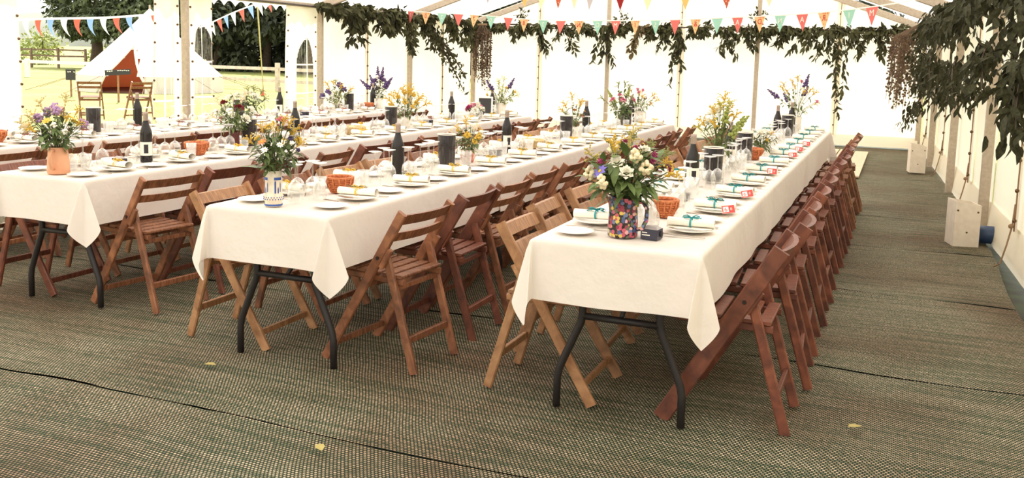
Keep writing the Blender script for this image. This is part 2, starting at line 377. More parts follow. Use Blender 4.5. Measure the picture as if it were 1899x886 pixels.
# drawn-back side panels with arched clear windows
def curtain(t0, t1, folds, win, seed, amp=.05, full=1.5):
    """side panel bunched between t0 and t1 along the left wall; win=(a,b,ztop,zspring,zbot) in fraction of its width"""
    NU, NV = 70, 100; z1 = EZ+.04
    def pos(u, z):
        w = .35+.65*(1-z/z1)
        o = amp*sin(2*pi*folds*u+seed)*w+.02*noise.noise(Vector((u*5,z,seed)))
        sag = .05*sin(pi*min(1,z/z1))*(u-.5)
        return mq(GW+.02+o, t0+(t1-t0)*u+sag+.03*sin(z*2+seed)*u, z)
    cur = empty('side_panel'); cur.parent = wl
    parts = {0:MB(),1:MB(),2:MB()}
    for j in range(NV):
        for i in range(NU):
            uc = (i+.5)/NU; zc = .02+(j+.5)/NV*(z1-.02); g = 0
            if win:
                a,b,zt,zs,zb = win; mid = (a+b)/2; hw = (b-a)/2; x = abs(uc-mid)/hw
                if x < 1 and zc > zb:
                    if zc < zs or zc < zs+(zt-zs)*math.sqrt(max(0,1-x**1.7)):
                        g = 1
                        if abs(uc-mid) < .012 or min(abs(zc-zs),abs(zc-(zs+zb)/2)) < .016: g = 2
            vs = [pos(i/NU,.02+j/NV*(z1-.02)),pos((i+1)/NU,.02+j/NV*(z1-.02)),pos((i+1)/NU,.02+(j+1)/NV*(z1-.02)),pos(i/NU,.02+(j+1)/NV*(z1-.02))]
            parts[g].add(vs, [(0,1,2,3)])
    parts[0].build('fabric', M_WALL, cur)
    if parts[1].f: parts[1].build('window_pane', M_PVC, cur); parts[2].build('glazing_bar', M_WALL, cur)
    for q in range(9):
        z = .25+q*.21; p = pos(.06,z); p2 = pos(.94,z)
        for pp in (p,p2): MB().ball(pp+Vector((.012,0,0)),.014,5).build('eyelet', M_EYE, cur, True)
T0_ = 3*BAY
curtain(2*BAY+.05, 2*BAY+.89, 1.5, (.12,.62,1.62,1.25,.45), 1.0, .04)
curtain(T0_-.53, T0_-.06, 1.5, (.1,.8,1.72,1.3,.45), 2.2, .05)
curtain(T0_+.07, T0_+.53, 1.6, (.2,.95,1.6,1.25,.45), .4, .06)
curtain(T0_+2.31, 4*BAY-.05, 2.0, None, 3.0, .06)
for k in range(8, NB*2): wall_panel(wl, k*BAY/2, (k+1)*BAY/2, fl_, .0, lambda s: EZ+.06, .04, 60+k)

# ------------------------------------------------------------------ outdoors
def grassy(name, c1, c2, c3, s1, s2):
    m = bpy.data.materials.new(name); m.use_nodes = True; nt = m.node_tree; b = nt.nodes['Principled BSDF']; L = nt.links.new
    tc = nt.nodes.new('ShaderNodeTexCoord'); n = nt.nodes.new('ShaderNodeTexNoise'); n.inputs['Scale'].default_value = s1; n.inputs['Detail'].default_value = 8; n.inputs['Roughness'].default_value = .7
    L(tc.outputs['Object'], n.inputs['Vector'])
    r = nt.nodes.new('ShaderNodeValToRGB'); e = r.color_ramp.elements; e[0].position = .3; e[0].color = srgb(*c1); e[1].position = .7; e[1].color = srgb(*c3); k = e.new(.5); k.color = srgb(*c2)
    L(n.outputs['Fac'], r.inputs[0]); L(r.outputs[0], b.inputs['Base Color']); b.inputs['Roughness'].default_value = .9
    n2 = nt.nodes.new('ShaderNodeTexNoise'); n2.inputs['Scale'].default_value = s2; L(tc.outputs['Object'], n2.inputs['Vector'])
    bp = nt.nodes.new('ShaderNodeBump'); bp.inputs['Strength'].default_value = .6; bp.inputs['Distance'].default_value = .04; L(n2.outputs['Fac'], bp.inputs['Height']); L(bp.outputs[0], b.inputs['Normal'])
    return m
lawn = MB(); lawn.add([(-60,-30,-.05),(40,-30,-.05),(40,75,-.05),(-60,75,-.05)], [(0,1,2,3)])
struct(lawn.build('lawn', grassy('short_lawn_grass', (112,122,58), (142,146,74), (172,168,92), .5, 30)))
fld = MB(); fld.add([(-400,-100,-.06),(200,-100,-.06),(200,400,-.06),(-400,400,-.06)], [(0,1,2,3)])
struct(fld.build('field', grassy('dry_meadow', (140,138,66), (172,160,84), (124,128,62), .08, 4)))

def leaf_cloud(b, centres, n, L, w, flat=.3):
    for _ in range(n):
        c, r = random.choice(centres); d = rnd_dir(); rr = r*(.35+.65*R()**.5); p = Vector(c)+Vector((d.x*rr,d.y*rr,d.z*rr*.8))
        dd = (rnd_dir()+d*.8+Vector((0,0,-.5))).normalized(); l = L*U(.7,1.3)
        b.leaf(p, dd, (d+Vector((0,0,1))+rnd_dir()*.5).normalized(), l, l*w, .1, .2)
M_OAK = mat('dark_oak_leaves', (62,72,46), .7, nscale=1.2, ncol=(92,102,62))
M_WOODL = mat('woodland_leaves', (46,52,38), .75, nscale=.9, ncol=(74,80,52))
M_SHRUB = mat('shrub_leaves', (120,140,74), .7, nscale=1.5, ncol=(168,172,96))
def tree(name, label, x, y, trunk_h, trunk_r, crown, n, L, mt, cat='tree', group=None):
    t = tag(empty(name,(x,y,-.05)), label, cat, group)
    b = MB(); b.tube([(0,0,0),(.05*trunk_h,0,trunk_h*.5),(0,.05,trunk_h)],[trunk_r*1.3,trunk_r,trunk_r*.8],8)
    for c,r in crown[:5]: b.tube([(0,.05,trunk_h*.9),(c[0]*.5,c[1]*.5,(trunk_h+c[2])/2),c],[trunk_r*.5,trunk_r*.3,trunk_r*.1],6,False)
    b.build('trunk', M_BARK, t, True)
    l = MB(); leaf_cloud(l, crown, n, L, .55); stuff(l.build('leaves', mt, t))
# big oak left of the tent
cr = [((-2.6,0,4.2),1.6),((2.4,.4,4.0),1.8),((0,0,5.2),2.2),((-4.0,.5,5.6),1.3),((4.2,0,4.8),2.0),((1.2,-1,3.2),1.5),((-1.5,-.6,3.1),1.2),((6,0,3.8),1.8),((3.8,-.4,2.9),1.5),((0,0,7),2.6),((4,0,7),2.6),((-3,0,7.4),1.6),((7.5,1,6),2)]
cr = [(tuple(Vector(c)*.82), r*.82) for c,r in cr]
tree('oak_tree', 'large dark oak tree behind the bell tent', -44.5, 42.5, 2.4, .32, cr, 9000, .34, M_OAK)
# woodland beyond the rail fence
wi = 0
wl_lab = ['thin dark tree at the edge of the wood beyond the rail fence']
for (x,y,h,r) in [(-33.5,46.5,2.6,.22),(-31.5,47.5,3.2,.18),(-36,47.5,3.0,.25),(-38.5,46,2.8,.2),(-29.5,47,3,.22),(-34.8,50,3.4,.3),(-31,51,3.2,.25),(-38,51.5,3,.3),(-41.5,49,3,.25),(-27,48.5,3,.25),(-43,53,3,.3),(-34,55,3,.3),(-29.5,55,3,.3),(-38,56,3,.3),(-24.5,50,3,.25)]:
    cc = [((U(-2,2),U(-1.5,1.5),h+U(-.2,3.4)),U(1.5,2.3)) for _ in range(7)]+[((U(-1.6,1.6),U(0,1.5),U(.5,1.6)),U(.9,1.3)) for _ in range(3 if y>49.5 else 1)]
    tree('woodland_tree', 'dark leafy tree, one of the wood beyond the pale rail fence', x, y, h, r, cc, 2600, .42, M_WOODL, 'tree', 'trees of the wood beyond the rail fence')
# undergrowth at the back of the wood, so thick that no sky shows
ug = MB(); leaf_cloud(ug, [((-62+i*2.6,63-i*.15+U(-1,1),U(.8,7)),2.6) for i in range(24) for _ in range(3)], 16000, .75, .6)
stuff(tag(ug.build('undergrowth', M_WOODL), 'dense dark undergrowth at the back of the wood', 'undergrowth'))
# far hills and hedges
hb = MB(); vs = []; n = 60
for i in range(n+1):
    a = radians(18+i*1.0); d = 330; x, y = -d*sin(a), d*cos(a); hgt = 12+4*sin(i*.31)+3*noise.noise(Vector((i*.4,0,0)))
    vs += [(x,y,-1),(x*1.05,y*1.05,hgt),(x*1.2,y*1.2,hgt*.6)]
hb.add(vs, [f for i in range(n) for f in ((3*i,3*i+3,3*i+4,3*i+1),(3*i+1,3*i+4,3*i+5,3*i+2))])
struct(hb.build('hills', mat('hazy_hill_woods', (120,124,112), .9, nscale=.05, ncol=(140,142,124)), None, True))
k_lab = ['pale rounded shrub in the field left of the oak','small bright shrub behind the brown fence','low yellow green shrub nearest the left curtain','round hedge bush far behind the brown fence','broad shrub just right of the oak trunk','feathery bush at the left edge of the field']
for i,(x,y,r) in enumerate([(-60,50,1.6),(-52,45,.9),(-56,45,1.0),(-85,74,2.6),(-52,50,1.1),(-66,52,1.3)]):
    t = tag(empty('shrub',(x,y,-.05)), k_lab[i], 'shrub', 'shrubs in the field')
    l = MB(); leaf_cloud(l, [((U(-r,r)*.7,U(-r,r)*.5,r*U(.3,.7)),r*.7) for _ in range(5)], 700, r*.18, .5); stuff(l.build('leaves', M_SHRUB, t))
    MB().tube([(0,0,0),(0,0,r*.6)],.06,6).build('stem', M_BARK, t)
# brown post and rail fence
M_FENCE = mat('weathered_fence_wood', (132,110,92), .9, nscale=8, ncol=(104,84,70)); M_PALE = mat('bleached_rail_wood', (214,200,184), .8, nscale=8, ncol=(190,174,156))
def fence(name, label, a, b, n, h, rails, m, pr, cat='fence'):
    a = Vector(a); b = Vector(b); f_ = tag(empty(name, a), label, cat); d = b-a
    for i in range(n+1):
        p = d*(i/n); MB().bar((p.x,p.y,0),(p.x,p.y,h*U(.96,1.06)),pr*2,pr*2,(1,0,0),pr*.3).build('post', m, f_)
    for z in rails:
        for i in range(n):
            p = d*(i/n); q = d*((i+1)/n); MB().bar((p.x,p.y,z+U(-.02,.02)),(q.x,q.y,z+U(-.02,.02)),.04,pr*1.5,(-d.y,d.x,0)).build('rail', m, f_)
fence('rail_fence', 'brown post and rail fence across the field', (-53,38,-.05), (-43,40.3,-.05), 6, 1.15, (.35,.7,1.05), M_FENCE, .06)
fence('rail_fence', 'bleached two rail fence in front of the dark wood', (-27.3,28.4,-.05), (-9.5,25.6,-.05), 5, .95, (.36,.77), M_PALE, .075)
fence('rail_fence', 'white single rail fence left of the bell tent', (-41,27.5,-.05), (-27.5,30.5,-.05), 4, .8, (.66,), mat('white_painted_rail', (244,236,222), .6), .09)

# bell tent
M_CANVAS = fabric('cream_canvas', (250,244,232), .3); M_CIN = fabric('canvas_inside_lining', (190,104,68), .35, (196,110,74), 0)
tent = tag(empty('bell_tent',(-22.95,24.2,-.05)), 'white canvas bell tent with open brown doorway on the lawn', 'tent')
RT, WH, AP = 2.26, .52, 2.7; A0 = radians(-46.5-22)  # direction of the door
DW = radians(21)
b = MB(); n = 64
for i in range(n):
    a0 = A0+2*pi*i/n; a1 = A0+2*pi*(i+1)/n
    dm = abs(((a0+a1)/2-A0+pi)%(2*pi)-pi)
    for (r0,z0,r1,z1) in [(RT*1.02,0,RT,WH)]+[(RT*(1-j/8),WH+(AP-WH)*j/8,RT*(1-(j+1)/8)+1e-3,WH+(AP-WH)*(j+1)/8) for j in range(8)]:
        zm = (z0+z1)/2
        if dm < DW*max(0,1-zm/1.55)**.9+.0 : continue
        sg = lambda r,z: r-.05*sin(pi*min(1,max(0,(z-WH)/(AP-WH))))
        b.add([(sg(r0,z0)*cos(a0),sg(r0,z0)*sin(a0),z0),(sg(r0,z0)*cos(a1),sg(r0,z0)*sin(a1),z0),(sg(r1,z1)*cos(a1),sg(r1,z1)*sin(a1),z1),(sg(r1,z1)*cos(a0),sg(r1,z1)*sin(a0),z1)],[(0,1,2,3)])
b.build('canvas', M_CANVAS, tent)
li = MB(); 
for i in range(40):
    a0 = A0+DW*1.1+(2*pi-2.2*DW)*i/40; a1 = A0+DW*1.1+(2*pi-2.2*DW)*(i+1)/40
    for (r0,z0,r1,z1) in [(RT*.95,0.01,RT*.93,WH),(RT*.93,WH,.1,AP-.15)]:
        li.add([(r0*cos(a0),r0*sin(a0),z0),(r0*cos(a1),r0*sin(a1),z0),(r1*cos(a1),r1*sin(a1),z1),(r1*cos(a0),r1*sin(a0),z1)],[(0,1,2,3)])
li.build('lining', M_CIN, tent)
MB().lathe([(RT*.97,.005),(RT*.97,.03)],40).build('groundsheet', mat('brown_groundsheet',(96,60,50),.8), tent)
for sgn in (-1,1):
    p = [(RT*1.01*cos(A0+sgn*DW*1.02),RT*1.01*sin(A0+sgn*DW*1.02),0)]+[((RT*(1-max(0,z-WH)/(AP-WH))+.03)*cos(A0+sgn*DW*max(0,1-z/1.55)**.9),(RT*(1-max(0,z-WH)/(AP-WH))+.03)*sin(A0+sgn*DW*max(0,1-z/1.55)**.9),z) for z in (.3,.55,.9,1.25,1.5)]
    MB().tube(p,.045,6).build('door_roll', M_CANVAS, tent, True)
MB().tube([(0,0,0),(0,0,AP+.1)],.03,8).build('pole', M_ALU, tent)
for i in range(10):
    a = A0+pi/10+2*pi*i/10
    MB().tube([(RT*cos(a),RT*sin(a),WH),((RT+1.5)*cos(a),(RT+1.5)*sin(a),.02)],.008,4).build('guy_rope', M_ROPE, tent)
# signs
def sign(x, y, label, w, h, zc, tilt):
    s = tag(empty('chalkboard_sign',(x,y,-.05),radians(43)), label, 'sign')
    MB().bar((0,0,0),(0,0,zc+h/2),.05,.03).build('post', W_LIGHT, s)
    MB().bar((-w/2,-.03,zc-tilt),(w/2,-.03,zc+tilt),.025,h,(0,1,0)).build('board', mat('chalkboard',(60,58,58),.8), s)
    for r_ in range(3 if h > .3 else 1):
        for i in range(int(w/.05)-1):
            if R() < .85:
                x0 = -w/2+.05+i*.05; z0 = zc+h*.28-r_*h*.27+tilt*2*x0/w
                MB().bar((x0,-.046,z0),(x0+.035,-.046,z0+U(-.015,.015)),.004,.022,(0,1,0)).build('chalk_mark', M_LABEL, s)
sign(-21.6,19.7,'small black chalkboard sign on a stick in the lawn',.25,.3,.62,0)
sign(-18.9,18.75,'long chalkboard arrow sign on a pale post before the tent',.62,.14,.78,.02)
gp = tag(empty('guy_line',(-19.2,25.2,0)), 'slanted pale guy rope pegged with an orange flag', 'rope')
MB().tube([(8.7-.0,-11.6,2.5),(0,0,.02)],.018,6).build('rope', M_PALE, gp)
gpd = Vector((8.7,-11.6,2.5)).normalized()
b = MB(); b.add([gpd*.75+Vector((0,0,.0)),gpd*1.55,gpd*1.2+Vector((-.16,-.12,-.75)),gpd*.8+Vector((.1,.08,-.5))],[(0,1,2,3)]); b.build('flag', mat('orange_flag',(226,104,62),.7), gp)
for i,(x,y,l) in enumerate([(-26.2,33.1,'small green garden light nearer the guy rope'),(-25.6,31.7,'small green garden light nearer the left curtain')]):
    g = tag(empty('garden_light',(x,y,-.05)), l, 'light', 'green garden lights')
    MB().tube([(0,0,0),(0,0,.12)],.02,6).build('stake', M_PALE, g); MB().ball((0,0,.17),.075,6).build('globe', mat('green_globe',(70,170,110),.3), g, True)

# ------------------------------------------------------------------ long tables
TZ = .7514
ROWS = {3: dict(xr=-.664, w=.672, y0=3.512, y1=10.42, n='the flowery jug table'),
        2: dict(xr=-2.3226, w=.645, y0=3.49, y1=10.3, n='the blue vase table'),
        1: dict(xr=-4.0686, w=.63, y0=3.77, y1=10.4, n='the terracotta jug table'),
        0: dict(xr=-5.733, w=.65, y0=4.1, y1=10.5, n='the lawn side table')}
def folding_table(x0, x1, y0, y1, label):
    xc, yc = (x0+x1)/2, (y0+y1)/2; t = tag(empty('trestle_table',(xc,yc,0)), label, 'table', 'trestle tables')
    hw, hl = (x1-x0)/2, (y1-y0)/2; zt = TZ-.004
    MB().box(-hw+.004,hw-.004,-hl+.004,hl-.004,zt-.03,zt).build('table_top', M_TOP, t)
    for e in (-1,1):
        ye = e*(hl-.14)
        for s in (-1,1):
            MB().tube([(s*.165,ye,zt-.03),(s*.165,ye,.42),(s*.17,ye,.385),(s*.185,ye,.35),(s*.24,ye,.22),(s*.26,ye,.17),(s*.268,ye,.13),(s*.269,ye,0)],.017,8).build('leg', M_BLACKLEG, t, True)
        MB().tube([(-.165,ye,.41),(.165,ye,.41)],.0155,8).build('crossbar', M_BLACKLEG, t, True)
        MB().tube([(.0,ye,.41),(.0,ye-e*.45,zt-.035)],.01,6).build('brace', M_BLACKLEG, t, True)
def drape(x0, x1, y0, y1, z, dx, df, db, seed, label):
    """cloth on a table: hangs dx at both sides, df at the near end, db at the far end (0 = none)"""
    w, L = x1-x0, y1-y0; rr = .014
    def axis(n_in, length, d0, d1):
        a = []
        if d0: a += [-d0*(1-i/22) for i in range(22)]
        a += [length*i/n_in for i in range(n_in+1)]
        if d1: a += [length+d1*(i+1)/22 for i in range(22)]
        return a
    S = axis(14, w, dx, dx); T = axis(max(8,int(L/.06)), L, df, db)
    def hang(a):  # overhang length -> (outwards, downwards) round the edge
        if a < rr*pi/2: return rr*sin(a/rr), rr*(1-cos(a/rr))
        return rr, rr+(a-rr*pi/2)
    def pt(s, t):
        a = max(-s, s-w, 0); sx = -1 if s < 0 else 1; b = max(-t, t-L, 0); ty = -1 if t < 0 else 1
        cx = min(max(s,0),w); cy = min(max(t,0),L); nz = lambda p,q,r: noise.noise(Vector((p,q,r)))
        if a <= 0 and b <= 0: return (x0+cx, y0+cy, z+.0012*nz(cx*9,cy*9,seed))
        if b <= 0:
            o, d = hang(a); k = d/.3
            return (x0+cx+sx*(o-rr*.4+.004+k*(.012*nz(cy*3.1,seed,sx)+.006*sin(cy*9+seed))), y0+cy, z-d+.012*k*nz(cy*1.3,sx,seed))
        if a <= 0:
            o, d = hang(b); k = d/.3
            return (x0+cx, y0+cy+ty*(o-rr*.4+.004+k*.014*nz(cx*5,seed,ty)), z-d+.012*k*nz(cx*2.3,ty,seed))
        r = hypot(a,b); ph = atan2(b,a); o, d = hang(r)
        # the spare quarter of cloth falls in two pleats on either side of the hanging tip
        if ph < pi/4: th = (.40 if seed < 9 else .3)*sin(4*ph); dx_, dy_ = .8, -.15
        else: th = (.36+.05*sin(seed*1.7+1))*sin(4*(ph-pi/4)); dx_, dy_ = -.3, .85
        th *= min(1,r/.06); sp = .03*sin(2*ph)
        return (x0+cx+sx*(o*cos(ph)+.004+r*(sin(th)*dx_+sp)), y0+cy+ty*(o*sin(ph)+.004+r*(sin(th)*dy_+sp)), z-d*cos(th))
    b = MB(); nx = len(S)
    b.add([pt(s,t) for t in T for s in S], [(j*nx+i,j*nx+i+1,(j+1)*nx+i+1,(j+1)*nx+i) for j in range(len(T)-1) for i in range(nx-1)])
    o = b.build('tablecloth', M_CLOTH, None, True); tag(o, label, 'tablecloth', 'white tablecloths'); return o
POS = ['near','middle','far']
for r_, d in ROWS.items():
    L = d['y1']-d['y0']; x0, x1 = d['xr']-d['w'], d['xr']
    cuts = [d['y0']+L*k/3 for k in range(4)]
    for k in range(3):
        folding_table(x0, x1, cuts[k], cuts[k+1]-.005, f'{POS[k]} trestle table with black folding legs under {d["n"]} cloth'.replace('under the','of the').replace(' table cloth',' row'))
    sm = [d['y0'], d['y0']+1.98+.05*r_, d['y0']+4.2, d['y1']]
    for k in range(3):
        drape(x0, x1, sm[k]-(.14 if k else 0), sm[k+1], TZ+.0016*k, .27+.004*k, .262 if k == 0 else 0, .262 if k == 2 else 0, r_*3+k,
              f'white cotton cloth on the {POS[k]} third of {d["n"]}')
TT = TZ+.0045   # things stand here

# ------------------------------------------------------------------ folding chairs
def chair_meshes(kind, m):
    P = []; wide = kind == 'wide'; uw = .07 if wide else .048
    top = Vector((0,-.222,.757)); ft = Vector((0,.225,0)); 
    at = lambda z: top+(ft-top)*((top.z-z)/top.z)
    for s in (-1,1):
        b = MB(); X = Vector((s*.205,0,0))
        b.bar(X+ft+Vector((0,0,.0)),X+top,.022,uw,(1,0,0),.005); P.append(('upright', b.mesh('upright', m)))
        b = MB(); X = Vector((s*.178,0,0)); h = at(.52)
        b.bar(X+Vector((0,-.275,0)),X+h+Vector((0,-.03,.03)),.024,.042,(1,0,0),.006); P.append(('rear_leg', b.mesh('rear_leg', m)))
        b = MB(); q0 = at(.49)+Vector((0,-.035,0)); q1 = at(.58)+Vector((0,-.035,0)); b.bar(Vector((s*.202,0,0))+q0,Vector((s*.202,0,0))+q1,.02,.03,(1,0,0),.004); P.append(('hinge_block', b.mesh('hinge_block', m)))
        b = MB(); b.bar((s*.152,-.2,.418),(s*.152,.2,.432),.022,.032,(1,0,0),.005); P.append(('seat_rail', b.mesh('seat_rail', m)))
        b = MB(); b.tube([at(.535)+Vector((s*.215,0,0)),at(.535)+Vector((s*.221,0,0))],.009,8); P.append(('bolt', b.mesh('bolt', mat('dark_bolt',(60,48,44),.4,.6))))
    def rail(z, hgt, bow, th):
        b = MB(); n = 8; vs = []
        for i in range(n+1):
            x = -.196+.392*i/n; c = at(z)+Vector((x,-bow*(1-(x/.196)**2)-.004,0)); dz = (top-ft).normalized()*hgt/2; dy = Vector((0,th/2,.0))
            vs += [c-dz-dy,c-dz+dy,c+dz+dy,c+dz-dy]
        fs = [(4*i+k,4*i+4+k,4*i+4+(k+1)%4,4*i+(k+1)%4) for i in range(n) for k in range(4)]+[(3,2,1,0),(4*n,4*n+1,4*n+2,4*n+3)]
        return b.add(vs,fs)
    P.append(('back_rail', rail(.722, .075 if wide else .056, .028 if kind != 'flat' else .006, .02).mesh('back_rail', m)))
    if not wide: P.append(('back_rail', rail(.636, .05 if kind != 'flat' else .066, .028 if kind != 'flat' else .006, .018).mesh('back_rail', m)))
    for i in range(6):
        y = -.168+i*.066; z = .4445+.014*(y+.2)/.4
        b = MB(); b.bar((-.166,y,z),(.166,y,z),.05,.014,(0,1,0),.003); P.append(('seat_slat', b.mesh('seat_slat', m)))
    b = MB(); f = at(.08); b.bar(f+Vector((-.196,0,0)),f+Vector((.196,0,0)),.02,.03,(0,1,0),.003); P.append(('front_stretcher', b.mesh('front_stretcher', m)))
    rl = lambda z: Vector((0,-.275+(at(.52).y-.03+.275)*z/.55,z))
    b = MB(); f = rl(.15); b.bar(f+Vector((-.17,0,0)),f+Vector((.17,0,0)),.02,.034,(0,1,0),.003); P.append(('rear_stretcher', b.mesh('rear_stretcher', m)))
    b = MB(); f = rl(.39); b.bar(f+Vector((-.17,0,0)),f+Vector((.17,0,0)),.02,.026,(0,1,0),.003); P.append(('seat_bearer', b.mesh('seat_bearer', m)))
    b = MB(); f = at(.395); b.bar(f+Vector((-.196,0,0)),f+Vector((.196,0,0)),.02,.026,(0,1,0),.003); P.append(('seat_bearer', b.mesh('seat_bearer', m)))
    return P
CH = {'slim': chair_meshes('slim', W_MID), 'wide': chair_meshes('wide', W_DARK), 'dark': chair_meshes('slim', W_DARK), 'pale': chair_meshes('flat', W_LIGHT)}
WORD = {'slim':'brown','wide':'red-brown broad-backed','dark':'red-brown','pale':'pale'}
def chair(kind, x, y, rz, label, group):
    t = tag(empty('folding_chair',(x,y,0),rz), label, 'chair', group)
    for n, me in CH[kind]: put(n, me, t)
    return t
SPEC = {(3,1):(-.605,3.93,'wide wide dark wide wide dark wide dark wide slim slim slim'), (3,-1):(-1.355,3.9,'pale pale pale slim pale dark pale slim pale pale slim slim'),
        (2,1):(-2.255,3.93,'slim wide slim slim slim slim dark slim slim dark slim slim'), (2,-1):(-3.04,3.91,'pale slim pale pale slim dark pale slim pale pale slim slim'),
        (1,1):(-4.0,4.11,'slim wide wide slim wide dark slim slim slim dark slim slim'), (1,-1):(-4.77,4.18,'dark slim pale dark slim slim dark slim slim slim slim slim'),
        (0,1):(-5.68,4.4,'slim slim slim slim dark slim slim slim slim dark slim slim'), (0,-1):(-6.45,4.5,'slim slim slim slim dark slim slim slim slim slim slim')}
SIDE = {1:'right',-1:'left'}
PLACES = {}
for (r_,sd),(xc,ys,kinds) in SPEC.items():
    d = ROWS[r_]; ks = kinds.split(); sp = (d['y1']-.3-ys)/(len(ks)-1); PLACES[r_,sd] = []
    for i,k in enumerate(ks):
        y = ys+sp*i; PLACES[r_,sd].append(y)
        drift = {(2,1):-.03}.get((r_,sd),0)*min(1,i/2)
        jx, jy, ja = U(0,.035)*sd, U(-.025,.025), radians(U(-4,4))
        if i == 0: jx = jy = ja = 0
        L_ = d['y1']-d['y0']; lg = [d['y0']+L_*q/3+e_*.14 for q in range(4) for e_ in (-1,1)]
        for _ in range(6):   # keep the uprights clear of the table legs
            if any(abs(y+jy+o_-l_) < .045 for l_ in lg for o_ in (-.205,.205)): jy += .018
        if (r_,sd) == (3,-1) and i: jx -= .045
        if (r_,sd) == (2,1) and i == 0: ja = radians(-6)
        if (r_,sd) == (1,1) and i == 0: ja = radians(-7)
        chair(k, xc+drift+jx, y+jy, sd*pi/2+ja, f'{ORD[i]} folding chair ({WORD[k]} wood) along {SIDE[sd]} side of {d["n"]}'.replace('(','').replace(')',''), f'chairs along {SIDE[sd]} side of {d["n"]}')
chair('slim', -14.46, 13.65, radians(40), 'wooden folding chair on the lawn left of the bottle', 'chairs standing on the lawn')
chair('slim', -13.83, 14.23, radians(66), 'wooden folding chair on the lawn in front of the tent door', 'chairs standing on the lawn')

# ------------------------------------------------------------------ tableware
def lathe_mesh(name, prof, m, n=24, caps=(False,False)):
    b = MB(); b.lathe(prof, n, (0,0,0), *caps); return b.mesh(name, m, True)
ME_PLATE = lathe_mesh('dinner_plate', [(.001,.004),(.055,.004),(.068,.006),(.103,.015),(.105,.017),(.102,.0183),(.068,.0095),(.055,.0075),(.001,.0075)], M_CHINA, 32)
ME_SIDE = lathe_mesh('side_plate', [(.001,.003),(.045,.003),(.055,.005),(.082,.011),(.083,.0125),(.081,.0135),(.055,.008),(.045,.006),(.001,.006)], M_CHINA, 28)
# wine glass standing upside down: rim on the cloth, foot on top
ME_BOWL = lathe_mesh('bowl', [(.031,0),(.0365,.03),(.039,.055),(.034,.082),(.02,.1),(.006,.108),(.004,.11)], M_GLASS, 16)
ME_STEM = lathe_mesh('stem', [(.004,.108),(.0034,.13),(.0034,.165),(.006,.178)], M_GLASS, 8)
M_FOOT = clear('glass_foot', (.97,.97,.96), .9, .3, .35)  # clear foot with the strongest painted-in white, for its bright reflections
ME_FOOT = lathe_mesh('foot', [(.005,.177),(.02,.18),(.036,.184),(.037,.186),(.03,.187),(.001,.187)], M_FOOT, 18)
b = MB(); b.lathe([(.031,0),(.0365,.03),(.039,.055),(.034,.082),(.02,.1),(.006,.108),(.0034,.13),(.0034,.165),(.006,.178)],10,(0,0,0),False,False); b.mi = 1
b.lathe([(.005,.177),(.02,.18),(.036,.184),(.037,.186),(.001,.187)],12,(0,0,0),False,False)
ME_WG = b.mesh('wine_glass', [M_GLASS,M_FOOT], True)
ME_TUMB = lathe_mesh('tumbler', [(.001,.004),(.026,.004),(.028,.0),(.034,.088),(.0325,.088),(.027,.008),(.001,.008)], M_GLASS, 16)
def cutlery(kind):
    b = MB()
    if kind == 'knife':
        b.bar((0,-.105,.003),(0,-.02,.004),.013,.006,(1,0,0),.002)
        b.add([(-.006,-.02,.002),(.006,-.02,.002),(.008,.03,.002),(.007,.085,.002),(0,.105,.002),(-.006,.085,.002),(-.006,-.02,.004),(.006,-.02,.004),(.008,.03,.004),(.007,.085,.004),(0,.105,.004),(-.006,.085,.004)],
              [(5,4,3,2,1,0),(6,7,8,9,10,11)]+[(i,(i+1)%6,(i+1)%6+6,i+6) for i in range(6)])
    else:
        b.bar((0,-.1,.003),(0,.02,.005),.009,.004,(1,0,0),.001); b.bar((0,.018,.005),(0,.055,.006),.022,.003,(1,0,0),.001)
        for k in range(4): b.bar((-.0088+k*.0059,.05,.006),(-.0088+k*.0059,.1,.008),.0032,.0025)
    return b.mesh(kind, M_STEEL)
ME_KNIFE = cutlery('knife'); ME_FORK = cutlery('fork')
def napkin_mesh():
    b = MB(); n = 18; prof = []; N = 26
    # spiral roll, laid along y, slightly tapered in the middle where it is tied
    for j in range(13):
        t = j/12; y = -.1+.2*t; k = 1-.22*exp(-((t-.5)/.12)**2)
        for i in range(N):
            a = -pi/2+2*pi*1.35*i/(N-1); r = (.025-.007*i/(N-1))*k; prof.append((r*cos(a)*1.15, y, .0255*k+.003*(1-k)+r*sin(a)))
    b.add(prof, [(j*N+i,j*N+i+1,(j+1)*N+i+1,(j+1)*N+i) for j in range(12) for i in range(N-1)])
    # flat tail of the cloth under the roll
    b.add([(-.045,-.09,.003),(.02,-.095,.002),(.02,.095,.002),(-.045,.092,.003)],[(0,1,2,3)])
    return b.mesh('roll', M_NAP, True)
ME_NAP = napkin_mesh()
def ribbon_mesh(m):
    b = MB(); N = 18; vs = []
    for i in range(N):
        a = 2*pi*i/N; vs += [(.0278*cos(a)*1.1,-.004,.0235+.0245*sin(a)),(.0278*cos(a)*1.1,.004,.0235+.0245*sin(a))]
    b.add(vs,[(2*i,(2*i+2)%(2*N),(2*i+3)%(2*N),2*i+1) for i in range(N)])
    for s in (-1,1):  # bow loops and tails
        b.tube([(0,0,.05),(.006,s*.018,.062),(.004,s*.034,.058),(-.006,s*.03,.05),(0,0,.05)],.0035,5)
        b.tube([(0,0,.05),(.012,s*.02,.052),(.02,s*.04,.046)],.003,5)
    return b.mesh('ribbon', m, True)
def sprig_mesh():
    b = MB(); b.tube([(-.008,-.05,.051),(0,0,.053),(.006,.05,.056)],.0016,4)
    for i in range(22):
        t = -.045+.1*i/22; b.leaf(Vector((t*.1,t,.053)),Vector((U(-.8,.8),.6,U(.1,.6))),Vector((0,0,1)),.022,.005,0,.1)
    return b.mesh('sprig', mat('rosemary', (78,88,58), .7), False)
